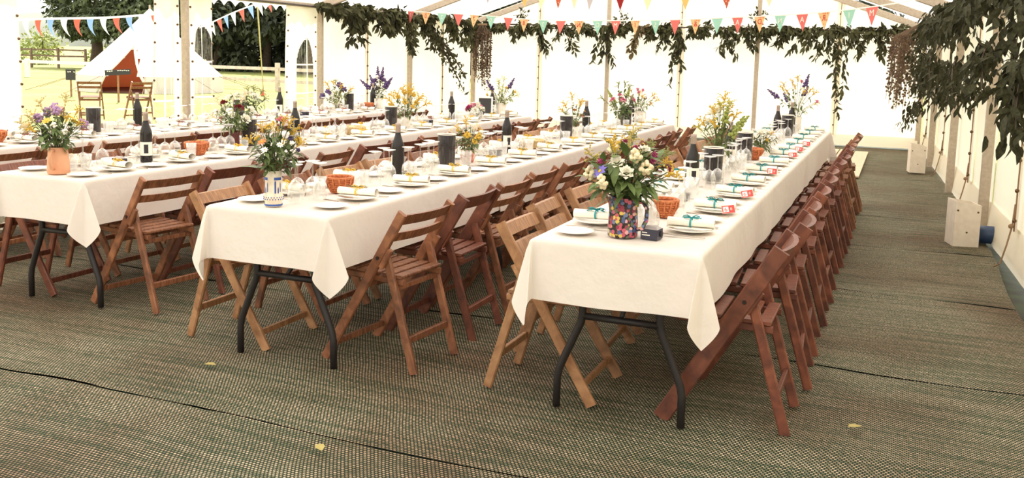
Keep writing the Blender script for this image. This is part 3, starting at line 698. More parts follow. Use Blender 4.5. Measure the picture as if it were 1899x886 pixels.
RIB = {3: ribbon_mesh(mat('turquoise_ribbon',(26,146,152),.4)), 2: ribbon_mesh(mat('yellow_ribbon',(226,182,48),.4)), 1: None, 0: ribbon_mesh(mat('red_ribbon',(150,58,48),.4))}
RIB[1] = RIB[2]
ME_SPRIG = sprig_mesh()
RIBW = {3:'turquoise',2:'yellow',1:'yellow',0:'crimson'}
def text_mesh(txt, size, m, mirror=False, ext=.0004):
    cu = bpy.data.curves.new('t', 'FONT'); cu.body = txt; cu.size = size; cu.align_x = 'CENTER'; cu.align_y = 'CENTER'; cu.extrude = ext; cu.resolution_u = 3
    o = bpy.data.objects.new('t', cu); COL.objects.link(o); bpy.context.view_layer.update()
    me = bpy.data.meshes.new_from_object(o.evaluated_get(bpy.context.evaluated_depsgraph_get())); bpy.data.objects.remove(o)
    if mirror:
        for v in me.vertices: v.co.x = -v.co.x
    me.materials.clear(); me.materials.append(m); return me
M_RED = mat('red_card', (206,70,66), .6)
ME_T6 = text_mesh('6', .036, M_RED); ME_TX = text_mesh('8', .026, mat('pale_pink_print',(244,196,186),.6))
# ------------------------------------------------------------------ table centre pieces
USED = {0:[],1:[],2:[],3:[]}
def claim(r_, x, y, rad): USED[r_].append((x,y,rad))
def fit(r_, x, y, rad):
    d = ROWS[r_]; c_ = d['xr']-d['w']/2; m_ = max(.012,.085-rad); return min(max(x, c_-m_), c_+m_), min(max(y, d['y0']+rad+.03), d['y1']-rad-.02)
def bottle(r_, x, y, label):
    x, y = fit(r_,x,y,.04); claim(r_,x,y,.045); o = tag(empty('wine_bottle',(x,y,TT),U(0,6)), label, 'bottle', 'dark wine bottles')
    b = MB(); b.lathe([(.03,.0),(.0365,.004),(.0372,.02),(.0372,.175),(.035,.195),(.026,.222),(.018,.245),(.0148,.265),(.014,.3)],20); b.build('glass_body', M_BOT, o, True)
    b = MB(); b.lathe([(.0148,.252),(.0152,.254),(.0152,.3),(.0158,.302),(.0158,.316),(.001,.318)],16,(0,0,0),False,False); b.build('capsule', M_CAPS, o, True)
    b = MB(); n = 12; vs = []
    for i in range(n+1):
        a = -1.25+2.5*i/n; vs += [(.0378*cos(a),.0378*sin(a),.045),(.0378*cos(a),.0378*sin(a),.13)]
    b.add(vs,[(2*i,2*i+2,2*i+3,2*i+1) for i in range(n)]); l = b.build('label', M_LABEL, o, True)
    b = MB(); vs = []
    for i in range(5):
        a = -.35+.7*i/4; vs += [(.0382*cos(a),.0382*sin(a),.06),(.0382*cos(a),.0382*sin(a),.115)]
    b.add(vs,[(2*i,2*i+2,2*i+3,2*i+1) for i in range(4)]); b.build('label_print', M_INK, l, True)
def cooler(r_, x, y, label):
    x, y = fit(r_,x,y,.07); claim(r_,x,y,.075); o = tag(empty('wine_cooler',(x,y,TT)), label, 'wine cooler', 'black and clear wine coolers')
    b = MB(); b.lathe([(.05,.0),(.059,.003),(.061,.212),(.0595,.215),(.0585,.215)],24,(0,0,0),True,False); b.build('outer_wall', M_ACRYL, o, True)
    dk = streak
    b = MB(); b.lathe([(.051,.012),(.053,.014),(.056,.208),(.052,.2095),(.051,.208),(.05,.03)],24,(0,0,0),True,True); b.build('inner_liner', dk, o, True)
    b = MB(); b.lathe([(.0565,.209),(.0585,.2158),(.0612,.2158),(.0614,.2105)],24,(0,0,0),False,False); b.build('rim', mat('pale_cooler_rim',(232,222,208),.3), o, True)
def make_streak():
    m = bpy.data.materials.new('streaked_black_liner'); m.use_nodes = True; nt = m.node_tree; bs = nt.nodes['Principled BSDF']
    tc = nt.nodes.new('ShaderNodeTexCoord'); mp = nt.nodes.new('ShaderNodeMapping'); mp.inputs['Scale'].default_value = (60,60,5); n = nt.nodes.new('ShaderNodeTexNoise'); n.inputs['Scale'].default_value = 1.5
    r = nt.nodes.new('ShaderNodeValToRGB'); e = r.color_ramp.elements; e[0].position = .5; e[0].color = srgb(36,31,33); e[1].position = .78; e[1].color = srgb(96,84,80)
    nt.links.new(tc.outputs['Object'],mp.inputs[0]); nt.links.new(mp.outputs[0],n.inputs['Vector']); nt.links.new(n.outputs['Fac'],r.inputs[0]); nt.links.new(r.outputs[0],bs.inputs['Base Color']); bs.inputs['Roughness'].default_value = .6; bs.inputs['Specular IOR Level'].default_value = .25
    return m
streak = make_streak()
def basket(r_, x, y, label, orange=True, rad=.065):
    x, y = fit(r_,x,y,rad); claim(r_,x,y,rad+.01); o = tag(empty('woven_basket',(x,y,TT),U(0,3)), label, 'basket', 'small woven baskets')
    m = mat('orange_wicker',(214,132,80),.6,nscale=90,ncol=(178,94,54)) if orange else mat('straw_wicker',(226,202,156),.7,nscale=60,ncol=(204,176,126))
    h = .075 if orange else .06; r0 = rad*.62; n = 28
    MB().lathe([(r0,.001),(r0,.006)],20).build('base', m, o)
    for k in range(14):
        a = 2*pi*k/14; MB().tube([(r0*cos(a),r0*sin(a),.004),((rad+.004)*cos(a),(rad+.004)*sin(a),h*.7),((rad+.006)*cos(a),(rad+.006)*sin(a),h+.006)],.0045,5).build('stake', m, o, True)
    for k in range(7):
        z = .006+h*k/6.6; r = r0+(rad-r0)*(k/6)**.8
        MB().tube([((r+.0025*(1 if (i+k)%2 else -1))*cos(2*pi*i/n),(r+.0025*(1 if (i+k)%2 else -1))*sin(2*pi*i/n),z) for i in range(n+1)],.0062,6,False).build('weave_ring', m, o, True)
    MB().tube([((rad+.002)*cos(2*pi*i/n),(rad+.002)*sin(2*pi*i/n),h+.004) for i in range(n+1)],.007,6,False).build('rim', m, o, True)
    if not orange:
        for q in range(4): MB().ball((U(-.02,.02),U(-.02,.02),.045+.012*q/4),.03,7,.7).build('bread_roll', mat('bread',(232,206,160),.8), o, True)
def camera_box(r_, x, y, label):
    x, y = fit(r_,x,y,.05) if y > 3.8 else (x,y); claim(r_,x,y,.06); o = tag(empty('disposable_camera',(x,y,TT),radians(U(-15,15)-18)), label, 'camera', 'disposable cameras')
    MB().box(-.036,.036,-.032,.032,0,.042).build('body', mat('dark_blue_box',(52,50,66),.4), o)
    b = MB(); b.add([(-.033,-.029,.042),(.033,-.029,.042),(.033,.029,.042),(-.033,.029,.042),(-.015,-.012,.056),(.02,-.01,.05),(.018,.014,.054),(-.02,.012,.052)],[(4,5,6,7),(0,1,5,4),(1,2,6,5),(2,3,7,6),(3,0,4,7)])
    b.build('grey_top', mat('grey_foil',(170,160,158),.4), o)
    for k in range(2): MB().box(-.03,-.008+.012*k,-.0326,-.032,.026-.01*k,.03-.01*k).build('print_line', M_LABEL, o)
    b = MB(); b.tube([(.036,.004,.022),(.044,.004,.022)],.012,12); b.build('lens', M_INK, o, True)

# --- flowers
FM = {}
def flower_mesh(kind, col, col2=(236,190,60)):
    k = (kind,col)
    if k in FM: return FM[k]
    b = MB(); mc = mat('petal_%d_%d_%d'%col, col, .6); m2 = mat('centre_%d_%d_%d'%col2, col2, .7)
    if kind == 'daisy':
        for i in range(8):
            a = 2*pi*i/8; b.leaf(Vector((0,0,0)),Vector((cos(a),sin(a),.25)),Vector((0,0,1)),1,.62,.05,.2)
        b.mi = 1; b.ball((0,0,.08),.22,5,.6)
    elif kind == 'rose':
        for l_ in range(4):
            for i in range(6):
                a = 2*pi*i/6+l_*.5; rr = .18*l_; b.leaf(Vector((rr*cos(a),rr*sin(a),-.1*l_)),Vector((cos(a)*(.25+.3*l_),sin(a)*(.25+.3*l_),1.0-.22*l_)),Vector((-cos(a),-sin(a),.3)),.8,.85,.3,-.15)
    elif kind == 'puff':
        for i in range(26):
            d = rnd_dir(); b.ball(tuple(d*.75*U(.6,1)),.28,3)
    elif kind == 'plume':
        for q in range(8):
            a = q*2.4; out = .25+.75*R(); top = U(.7,1.7)
            for i in range(9):
                t = (i+1)/9; rr = out*t*t; b.ball((rr*cos(a)+U(-.06,.06),rr*sin(a)+U(-.06,.06),top*(1-(1-t)**2)+U(-.08,.08)),U(.06,.1),3)
    elif kind == 'spike':
        for i in range(16):
            t = i/16; a = i*2.4; rr = .3*(1.1-t); b.ball((rr*cos(a),rr*sin(a),t*2.4),.26*(1.1-.6*t),3)
    FM[k] = b.mesh(kind, [mc,m2], kind != 'rose'); return FM[k]
NAMEK = {'daisy':'open_flower','rose':'rose','puff':'round_flower','plume':'goldenrod_plume','spike':'flower_spike'}
def bouquet(x, y, z, rad, hgt, flowers, label, leafcol=(86,98,56), nleaf=120, leafL=.06, lean=(0,0)):
    """flowers: (kind, colour, n, size)"""
    o = tag(empty('bouquet',(x,y,z)), label, 'flowers', 'bouquets on the tables'); fo = MB(); tips = []
    tot = sum(f[2] for f in flowers); i = 0; seq = []
    for f in flowers: seq += [f]*f[2]
    random.shuffle(seq); nleaf = int(nleaf*1.7); hgt *= .92
    for k,f in enumerate(seq):
        a = k*2.39996; q = math.sqrt((k+.5)/tot); rr = rad*q*U(.8,1.05); zz = hgt*(1.02-.62*q*q)*U(.85,1.08)
        tp = Vector((rr*cos(a)+lean[0]*zz,rr*sin(a)+lean[1]*zz,zz)); bs = Vector((.012*cos(a),.012*sin(a),-.06)); mid = (bs+tp)*.5+Vector((0,0,.12*hgt)); mid.x *= .8; mid.y *= .8
        fo.mi = 0; fo.tube([bs,mid,tp],.0022,4,False)
        w = put(NAMEK[f[0]], flower_mesh(f[0],f[1]), o, tp); w.scale = (f[3],)*3
        dv = (tp-mid).normalized(); w.rotation_euler = dv.to_track_quat('Z','Y').to_euler() if f[0] not in ('puff',) else (0,0,U(0,6)); tips.append((bs,mid,tp))
    fo.mi = 1
    for k in range(nleaf):
        bs,mid,tp = random.choice(tips); t = U(.3,.95); p = bs*(1-t)**2+mid*2*t*(1-t)+tp*t*t
        out = Vector((p.x,p.y,0)); d = (out.normalized() if out.length>1e-3 else Vector((1,0,0)))*.9+rnd_dir()*.9+Vector((0,0,.25))
        l = leafL*U(.6,1.3); fo.leaf(p+rnd_dir()*.01, d, Vector((0,0,1)), l, l*.42, .15, .35, l > .06)
    stuff(fo.build('foliage', [M_STEM, mat('leaf_%d_%d_%d'%leafcol, leafcol, .55, nscale=9, ncol=tuple(min(255,int(c*1.25)) for c in leafcol))], o))
YEL=(212,174,64); WHT=(250,246,232); PNK=(216,120,150); PUR=(92,70,120); LIL=(176,140,180); REDF=(206,60,60); ORG=(226,126,66); CRM=(242,226,190); MAG=(170,60,110); GRN=(150,160,80); BLU=(118,104,196)

def chintz():
    m = bpy.data.materials.new('flowery_chintz_glaze'); m.use_nodes = True; nt = m.node_tree; bs = nt.nodes['Principled BSDF']; L = nt.links.new
    tc = nt.nodes.new('ShaderNodeTexCoord'); v = nt.nodes.new('ShaderNodeTexVoronoi'); v.inputs['Scale'].default_value = 64; L(tc.outputs['Object'], v.inputs['Vector'])
    r = nt.nodes.new('ShaderNodeValToRGB'); r.color_ramp.interpolation = 'CONSTANT'; e = r.color_ramp.elements
    cols = [(196,92,112),(110,124,160),(220,190,96),(150,62,84),(226,168,170),(92,106,84),(80,96,140)]
    e[0].position = 0; e[0].color = srgb(*cols[0]); e[1].position = 1/7; e[1].color = srgb(*cols[1])
    for i in range(2,7): k = e.new(i/7); k.color = srgb(*cols[i])
    sp = nt.nodes.new('ShaderNodeSeparateColor'); L(v.outputs['Color'], sp.inputs[0]); L(sp.outputs[0], r.inputs[0])
    n = nt.nodes.new('ShaderNodeTexNoise'); n.inputs['Scale'].default_value = 190; L(tc.outputs['Object'], n.inputs['Vector'])
    ad = nt.nodes.new('ShaderNodeMath'); ad.operation = 'MULTIPLY_ADD'; ad.inputs[1].default_value = .35; L(n.outputs['Fac'], ad.inputs[0]); L(v.outputs['Distance'], ad.inputs[2])
    g = nt.nodes.new('ShaderNodeValToRGB'); g.color_ramp.elements[0].position = .72; g.color_ramp.elements[1].position = .8; L(ad.outputs[0], g.inputs[0])
    mx = nt.nodes.new('ShaderNodeMix'); mx.data_type = 'RGBA'; L(g.outputs[0], mx.inputs[0]); L(r.outputs[0], mx.inputs[6]); mx.inputs[7].default_value = srgb(48,40,40)
    L(mx.outputs[2], bs.inputs['Base Color']); bs.inputs['Roughness'].default_value = .2
    return m
def jug(r_, x, y, label, m, h, r0, r1, ang, spout=True, name='jug'):
    x, y = fit(r_,x,y,r0); claim(r_,x,y,r0+.025); o = tag(empty(name,(x,y,TT),ang), label, 'jug')
    b = MB(); N = 28; prof = [(r0*.92,0),(r0,.004),(r0*1.0,h*.3),((r0+r1)/2,h*.62),(r1,h*.93),(r1*1.04,h),(r1*.95,h),(r1*.9,h*.9),(r0*.85,h*.2)]
    vs = []
    for r,z in prof:
        for k in range(N):
            a = 2*pi*k/N; rr = r
            if spout and z > h*.85: rr += .018*max(0,cos(a-pi))**12
            vs.append((rr*cos(a),rr*sin(a),z))
    fs = [(i*N+k,i*N+(k+1)%N,(i+1)*N+(k+1)%N,(i+1)*N+k) for i in range(len(prof)-1) for k in range(N)]+[tuple(range(N-1,-1,-1)),tuple(range((len(prof)-1)*N,len(prof)*N))]
    b.add(vs,fs).build('body', m, o, True)
    MB().tube([(r1*.95,0,h*.88),(r1+.03,0,h*.9),(r1+.05,0,h*.75),(r1+.048,0,h*.45),(r0+.025,0,h*.25),(r0*.97,0,h*.2)],[.008,.009,.009,.009,.009,.008],8).build('handle', m, o, True)
    return x, y, TT+h
def vase(r_, x, y, label, m, h, r0, name='vase', glassy=False):
    x, y = fit(r_,x,y,r0); claim(r_,x,y,r0+.01); o = tag(empty(name,(x,y,TT)), label, 'vase')
    b = MB(); b.lathe([(r0*.8,0),(r0*.85,.004),(r0,h*.45),(r0*.9,h*.8),(r0*1.02,h),(r0*.96,h),(r0*.84,h*.8),(r0*.9,h*.4)],20); b.build('body', m, o, True)
    return x, y, TT+h
for (r_,x,y,l) in [(3,-1.14,5.19,'wine bottle nearest the chintz jug on the flowery jug table'),(3,-1.06,6.42,'wine bottle between the two wine coolers of the flowery jug table'),(3,-1.1,9.05,'wine bottle far along the flowery jug table'),(3,-1.0,9.85,'farthest wine bottle of the flowery jug table'),
    (2,-2.71,4.78,'wine bottle nearest the blue and white vase'),(2,-2.82,6.42,'second wine bottle of the blue vase table'),(2,-2.82,8.33,'third wine bottle of the blue vase table'),(2,-2.8,9.9,'farthest wine bottle of the blue vase table'),
    (1,-4.34,4.52,'wine bottle nearest the terracotta jug'),(1,-4.44,6.21,'second wine bottle of the terracotta jug table'),(1,-4.5,9.02,'third wine bottle of the terracotta jug table'),(1,-4.5,10.1,'farthest wine bottle of the terracotta jug table'),
    (0,-6.07,6.23,'nearest wine bottle of the lawn side table'),(0,-6.1,8.28,'wine bottle in front of the open lawn gap'),(0,-6.12,10.2,'farthest wine bottle of the lawn side table')]: bottle(r_,x,y,l)
for (r_,x,y,l) in [(3,-1.0,5.58,'nearest streaked black wine cooler on the flowery jug table'),(3,-1.06,6.88,'second black wine cooler behind a bottle on the flowery jug table'),(3,-.98,9.35,'farthest black wine cooler on the flowery jug table'),
    (2,-2.72,5.36,'nearest large black wine cooler on the blue vase table'),(2,-2.75,7.68,'second black wine cooler on the blue vase table'),(2,-2.68,9.6,'farthest black wine cooler on the blue vase table'),
    (1,-4.42,5.6,'nearest black wine cooler on the terracotta jug table'),(1,-4.46,7.68,'second black wine cooler beside the yellow flowers, terracotta jug table'),
    (0,-6.06,5.74,'nearest black wine cooler on the lawn side table'),(0,-6.1,7.58,'second black wine cooler on the lawn side table'),(0,-6.1,9.6,'farthest black wine cooler on the lawn side table')]: cooler(r_,x,y,l)
for (r_,x,y,l,og,rd) in [(3,-.98,4.26,'orange basket beside the chintz jug',True,.062),(3,-.93,7.08,'orange bread basket midway along the flowery jug table',True,.075),(2,-2.65,4.1,'orange basket near the blue and white vase',True,.068),(2,-2.66,6.85,'straw bread basket on the blue vase table',False,.1),
    (1,-4.47,5.04,'orange basket behind the first bottle, terracotta jug table',True,.075),(1,-4.42,7.02,'straw bread basket on the terracotta jug table',False,.1),(0,-6.0,4.82,'orange basket at the left edge, lawn side table',True,.075),(0,-6.1,10.0,'orange bread basket at the far end, lawn side table',True,.08)]: basket(r_,x,y,l,og,rd)
for (r_,x,y,l) in [(3,-.9,3.71,'dark blue disposable camera box beside the chintz jug'),(3,-1.02,4.81,'dark camera box behind the orange basket, flowery jug table'),(2,-2.68,6.2,'small dark camera box before the second bottle, blue vase table'),(1,-4.37,4.33,'dark blue camera box beside the first bottle, terracotta table'),(1,-4.42,8.47,'dark camera box with yellow ribbon, terracotta jug table'),(0,-6.0,8.62,'dark camera box beside the lawn gap bottle')]: camera_box(r_,x,y,l)
# flowery jug
x,y,z = jug(3,-1.02,3.70,'tall chintz jug covered in small flowers, front of its table', chintz(), .168, .062, .057, radians(-12))
bouquet(x,y,z-.01,.19,.25,[('plume',YEL,4,.05),('plume',(200,180,110),3,.055),('daisy',BLU,1,.036),('rose',REDF,1,.032),('rose',WHT,3,.027),('puff',MAG,4,.016),('rose',MAG,2,.024),('puff',CRM,5,.035),('daisy',YEL,2,.026),('plume',(140,140,84),4,.045)],'loose garden bouquet with a violet flower in the chintz jug',(86,102,56),170,.075,(.1,0))
# blue and white vase
x0_,y0_ = fit(2,-2.7,3.58,.055); claim(2,x0_,y0_,.07); o = tag(empty('pottery_vase',(x0_,y0_,TT),radians(-25)), 'white pottery vase with blue painted castle, front of its table', 'vase'); o.scale = (.76,.76,1)
M_POT = mat('cream_pottery',(240,228,208),.4,nscale=30,ncol=(226,208,186)); M_BLU = mat('blue_glaze',(52,86,160),.25)
b = MB(); b.lathe([(.047,0),(.052,.003),(.054,.012),(.05,.018),(.06,.03),(.061,.05),(.053,.058),(.053,.12),(.056,.13),(.05,.14),(.052,.168),(.047,.168),(.044,.13),(.044,.03)],24); b.build('body', M_POT, o, True)
b = MB(); b.lathe([(.0545,.004),(.0552,.006),(.0552,.012),(.0545,.013)],24,(0,0,0),False,False); b.build('foot_band', M_BLU, o, True)
def patch(a0,a1,z0,z1,r,par,arch=False):
    b = MB(); n = 6; vs = []
    for i in range(n+1):
        a = a0+(a1-a0)*i/n; zt = z1+(.012*sin(pi*i/n) if arch else 0); vs += [(r*cos(a),r*sin(a),z0),(r*cos(a),r*sin(a),zt)]
    b.add(vs,[(2*i,2*i+2,2*i+3,2*i+1) for i in range(n)]).build('blue_motif', M_BLU, par, True)
for k in range(4):
    a = -pi/2+k*pi/2; patch(a-.38,a-.2,.064,.115,.0538,o,True); patch(a-.02,a+.14,.064,.082,.0538,o,True); patch(a-.42,a+.42,.126,.139,.0572,o); patch(a+.3,a+.42,.07,.105,.0538,o,True)
for k in range(22): 
    a = 2*pi*k/22
    for q in range(2): b = MB(); b.ball((.0605*cos(a+q*.14),.0605*sin(a+q*.14),.036+q*.009),.0032,4); b.build('dot', M_BLU, o, True)
bouquet(x0_,y0_,TT+.16,.13,.27,[('plume',YEL,8,.036),('puff',YEL,5,.02),('daisy',ORG,1,.024),('puff',PUR,2,.014),('daisy',WHT,3,.018),('plume',CRM,5,.03),('rose',PNK,1,.026)],'yellow goldenrod bouquet in the blue and white vase',(78,92,50),150,.055,(.12,.0))
b = MB(); b.leaf(Vector((x0_-.03,y0_,TT+.17)),Vector((-1,-.3,.25)),Vector((0,0,1)),.14,.075,.1,.2,True); tag(b.build('broad_leaf', mat('broad_leaf_green',(104,124,72),.5)),'single broad leaf overhanging the blue and white vase rim','leaf')
# terracotta jug
x,y,z = jug(1,-4.28,3.87,'plain terracotta jug at the front of its table', mat('terracotta_glaze',(224,160,122),.45,nscale=9,ncol=(230,172,134)), .15, .06, .051, radians(-66), False)
bouquet(x,y,z-.01,.18,.26,[('plume',YEL,5,.04),('daisy',YEL,4,.03),('rose',CRM,3,.04),('puff',LIL,5,.034),('puff',PNK,2,.02),('daisy',PUR,2,.025),('plume',(214,196,140),4,.05),('puff',WHT,3,.02)],'yellow and lilac bouquet in the terracotta jug',(88,104,60),170,.055,(-.08,0))
M_CREAMJ = mat('white_jug_glaze',(246,238,224),.25); M_GV = mat('dark_red_glass',(96,44,44),.15)
def set_(r_,x,y,label_v,label_b,fl,rad,hgt,h=.12,r0=.045,m=None,isjug=False,leaf=(88,100,58),nl=70):
    if isjug: x,y,z = jug(r_,x,y,label_v,m or M_CREAMJ,h,r0,r0*.9,U(0,6))
    else: x,y,z = vase(r_,x,y,label_v,m or M_CREAMJ,h,r0)
    bouquet(x,y,z-.01,rad,hgt,fl,label_b,leaf,nl,.05)
set_(3,-1.1,5.95,'white vase holding yellow spires, flowery jug table','upright yellow green bouquet behind the nearest cooler, flowery jug table',[('plume',YEL,8,.05),('spike',GRN,5,.05),('rose',WHT,3,.045),('plume',(190,180,90),4,.05)],.13,.36,.13,.05,None,False,(96,108,58),110)
set_(3,-.95,7.3,'small glass pot with white blooms, flowery jug table','white bloom posy midway along the flowery jug table',[('rose',WHT,6,.035),('daisy',WHT,3,.03),('plume',YEL,2,.03)],.13,.14,.09,.04,M_ACRYL)
set_(3,-1.0,10.25,'white jug at the far end of the flowery jug table','tall purple and yellow flowers, far end of the flowery jug table',[('spike',PUR,4,.06),('plume',YEL,5,.05),('plume',(210,180,110),5,.05),('puff',PNK,3,.02)],.24,.4,.15,.06,None,True)
set_(2,-2.74,5.72,'flowery china pot on the blue vase table','yellow and white posy behind the nearest cooler, blue vase table',[('puff',YEL,7,.026),('plume',YEL,4,.035),('puff',WHT,6,.018),('plume',CRM,3,.03)],.13,.19,.085,.05,mat('pink_patterned_china',(236,206,188),.3,nscale=40,ncol=(206,110,92)))
set_(2,-2.72,7.95,'white pot midway along the blue vase table','orange and yellow posy behind the second cooler, blue vase table',[('plume',YEL,5,.05),('daisy',ORG,4,.03),('puff',WHT,3,.02)],.12,.26,.1,.045)
set_(2,-2.72,9.45,'glass vase with pink blooms, blue and white vase table','leafy pink bouquet near the far end, blue vase table',[('rose',PNK,6,.03),('plume',(120,130,80),7,.05),('spike',GRN,3,.04)],.19,.3,.12,.05,M_ACRYL,False,(92,108,64),140)
set_(2,-2.66,10.12,'white jug at the far end of the blue vase table','yellow and pink bouquet at the far end, blue vase table',[('plume',YEL,6,.045),('puff',PNK,5,.02),('puff',WHT,4,.024),('plume',(200,150,90),4,.04)],.2,.26,.14,.06,None,True)
set_(1,-4.5,5.48,'dark red glass vase on the terracotta jug table','white and dark red leafy bouquet, terracotta jug table',[('rose',WHT,5,.036),('plume',CRM,5,.05),('rose',(130,40,44),2,.035),('puff',WHT,4,.03)],.17,.27,.13,.036,M_GV,False,(96,112,64),150)
set_(1,-4.5,8.0,'white pot of yellow flowers, terracotta jug table','bright yellow bouquet beside the second cooler, terracotta jug table',[('plume',YEL,14,.06),('puff',YEL,6,.03)],.19,.26,.1,.05)
set_(1,-4.42,9.6,'low white pot before the photo frame','pink and white posy in front of the black frame',[('rose',MAG,3,.045),('rose',WHT,5,.04),('puff',PNK,3,.03)],.12,.12,.06,.05)
set_(1,-4.36,10.2,'white jug at the far end of the terracotta jug table','green and purple bouquet at the far end, terracotta jug table',[('plume',(190,190,120),8,.05),('spike',PUR,2,.06),('puff',YEL,4,.02)],.2,.26,.15,.06,None,True,(120,128,80),110)
set_(0,-6.05,7.75,'small glass vase by the curtain pole','white and green posy beside the curtain pole',[('rose',WHT,5,.04),('plume',(150,150,100),5,.05)],.13,.24,.1,.04,M_ACRYL,False,(96,108,66),100)
set_(0,-6.08,9.35,'glass vase with violet blooms, lawn side table','violet and yellow bouquet before the arched window',[('puff',PUR,4,.045),('plume',YEL,5,.05),('plume',(150,150,90),4,.05)],.19,.24,.11,.05,M_ACRYL,False,(104,110,64),110)
set_(0,-6.08,10.3,'white flowery jug at the far end, lawn side table','deep purple flowers at the far end, lawn side table',[('spike',PUR,7,.07),('puff',PUR,5,.04),('puff',WHT,3,.03)],.13,.32,.13,.055,None,True)
# framed slate
fx, fy = fit(1,-4.5,9.85,.06); claim(1,fx,fy,.11); o = tag(empty('photo_frame',(fx,fy,TT+.004),radians(20)), 'small white frame around black slate near the far bottle', 'frame'); o.rotation_euler = (radians(-10),0,radians(20))
for (a,b_,c_,d_) in ((-.09,.09,0,.018),(-.09,.09,.212,.23),(-.09,-.072,.018,.212),(.072,.09,.018,.212)): MB().box(a,b_,-.008,.008,c_,d_).build('frame_bar', mat('white_frame',(246,240,228),.5), o)
MB().box(-.073,.073,.0,.006,.017,.213).build('slate', MATS['chalkboard'], o)
MB().bar((0,.012,.15),(0,.07,.002),.03,.004).build('easel_leg', mat('white_frame',(246,240,228),.5), o)

PLATED = []
def free_y(r_, px, y, sd):
    """slide a place along the table until its plate and napkin clear the pieces in the middle"""
    for k in range(31):
        yy = y+(.012*((k+1)//2))*(1 if k%2 else -1)
        if all(hypot(px-a,yy-b_) > .108+c_ and hypot(px-sd*.09-a,yy-b_) > .045+c_ for a,b_,c_ in USED[r_]): return yy
    return y
for (r_,sd), ys in PLACES.items():
    d = ROWS[r_]; xe = d['xr'] if sd == 1 else d['xr']-d['w']; cxm = d['xr']-d['w']/2; S = SIDE[sd]
    for i,yy in enumerate(ys):
        if yy > d['y1']-.12: yy = d['y1']-.2
        y = yy+U(-.02,.02)+.02; px = xe-sd*(.128+U(-.004,.006)); y = free_y(r_, px, y, sd); where = f'{ORD[i]} place on {S} side of {d["n"]}'
        tag(put('dinner_plate', ME_PLATE, None, (px,y,TT)), f'white dinner plate at {where}', 'plate', 'white dinner plates'); PLATED.append((r_,px,y,sd))
        nk = tag(empty('napkin',(px,y,TT+.0185),sd*pi/2+radians(U(-12,12))), f'rolled napkin tied with {RIBW[r_]} ribbon, {where}', 'napkin', 'rolled napkins')
        nk.scale = (1,1,.82); put('roll', ME_NAP, nk); put('ribbon', RIB[r_], nk)
        if R() < .8: put('sprig', ME_SPRIG, nk, (0,0,0), U(-.5,.5))
        sy = -.265 if i else -.27
        if y+sy-.085 > d['y0'] and not (r_ == 3 and sd == 1 and i == 0): tag(put('side_plate', ME_SIDE, None, (xe-sd*U(.1,.13),y+sy,TT)), f'small white side plate at {where}', 'plate', 'white side plates')
        tag(put('fork', ME_FORK, None, (xe-sd*.135,y-.135,TT), sd*pi/2+radians(U(-3,3))), f'steel fork at {where}', 'fork', 'forks')
        tag(put('knife', ME_KNIFE, None, (xe-sd*.135,y+.13,TT), sd*pi/2+radians(U(-3,3))), f'steel knife at {where}', 'knife', 'knives')
        if r_ == 3 and sd == 1 and i in (1,2,4,6,7,8):
            cd = tag(empty('name_card',(px+.075,y-.07,TT+.03),radians(20)), f'red card leaning on napkin, {where}', 'card', 'red cards')
            cd.rotation_euler = (radians(52),radians(U(-14,10)),radians(U(-5,22))); cd.scale = (.85,.85,.85)
            MB().box(-.036,.036,-.025,.025,-.001,.001).build('card', mat('white_card',(252,244,236),.6), cd)
            fr_ = MB()
            for (a,b_,c_,e_) in ((-.035,.035,-.024,-.017),(-.035,.035,.017,.024),(-.035,-.028,-.017,.017),(.028,.035,-.017,.017)): fr_.box(a,b_,c_,e_,.001,.0014)
            fr_.build('border', M_RED, cd); put('number', ME_T6, cd, (-.014,-.001,.0012)); MB().box(.002,.029,-.018,.018,.001,.0013).build('red_block', M_RED, cd); put('mark', ME_TX, cd, (.016,0,.0016))

for (r_,px,y,sd) in PLATED:
    claim(r_,px,y,.103); claim(r_,px-sd*.085,y,.034)
# glasses along the middle: upside-down wine glasses and tumblers
for r_, d in ROWS.items():
    cx = d['xr']-d['w']/2; cnt = 0; tc_ = 0
    for sd in (1,-1):
        ys = PLACES[r_,sd]
        for i,yy in enumerate(ys):
            got = 0; tries = 0
            for kind in ('w','w','t'):
                for _ in range(26):
                    x = cx+sd*U(-.02,.06); y = yy+U(-.26,.3); rad = .041 if kind == 'w' else .036
                    if y > d['y1']-.08 or y < d['y0']+.08: continue
                    if all(hypot(x-a,y-b_) > rad+c_ for a,b_,c_ in USED[r_]): break
                else: continue
                claim(r_,x,y,rad); near = y < 6.2
                where = f'{ORD[i]} place on {SIDE[sd]} side of {d["n"]}'
                if kind == 'w':
                    got += 1; lab = f'{"inner" if got == 1 else "other"} upturned wine glass by {where}'
                    if near:
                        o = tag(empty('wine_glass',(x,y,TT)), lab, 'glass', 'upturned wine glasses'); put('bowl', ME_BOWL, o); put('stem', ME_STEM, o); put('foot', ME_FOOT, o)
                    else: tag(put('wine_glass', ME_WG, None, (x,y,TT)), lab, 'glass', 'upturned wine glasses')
                else: tag(put('tumbler', ME_TUMB, None, (x,y,TT)), f'clear water tumbler by {where}', 'glass', 'water tumblers')

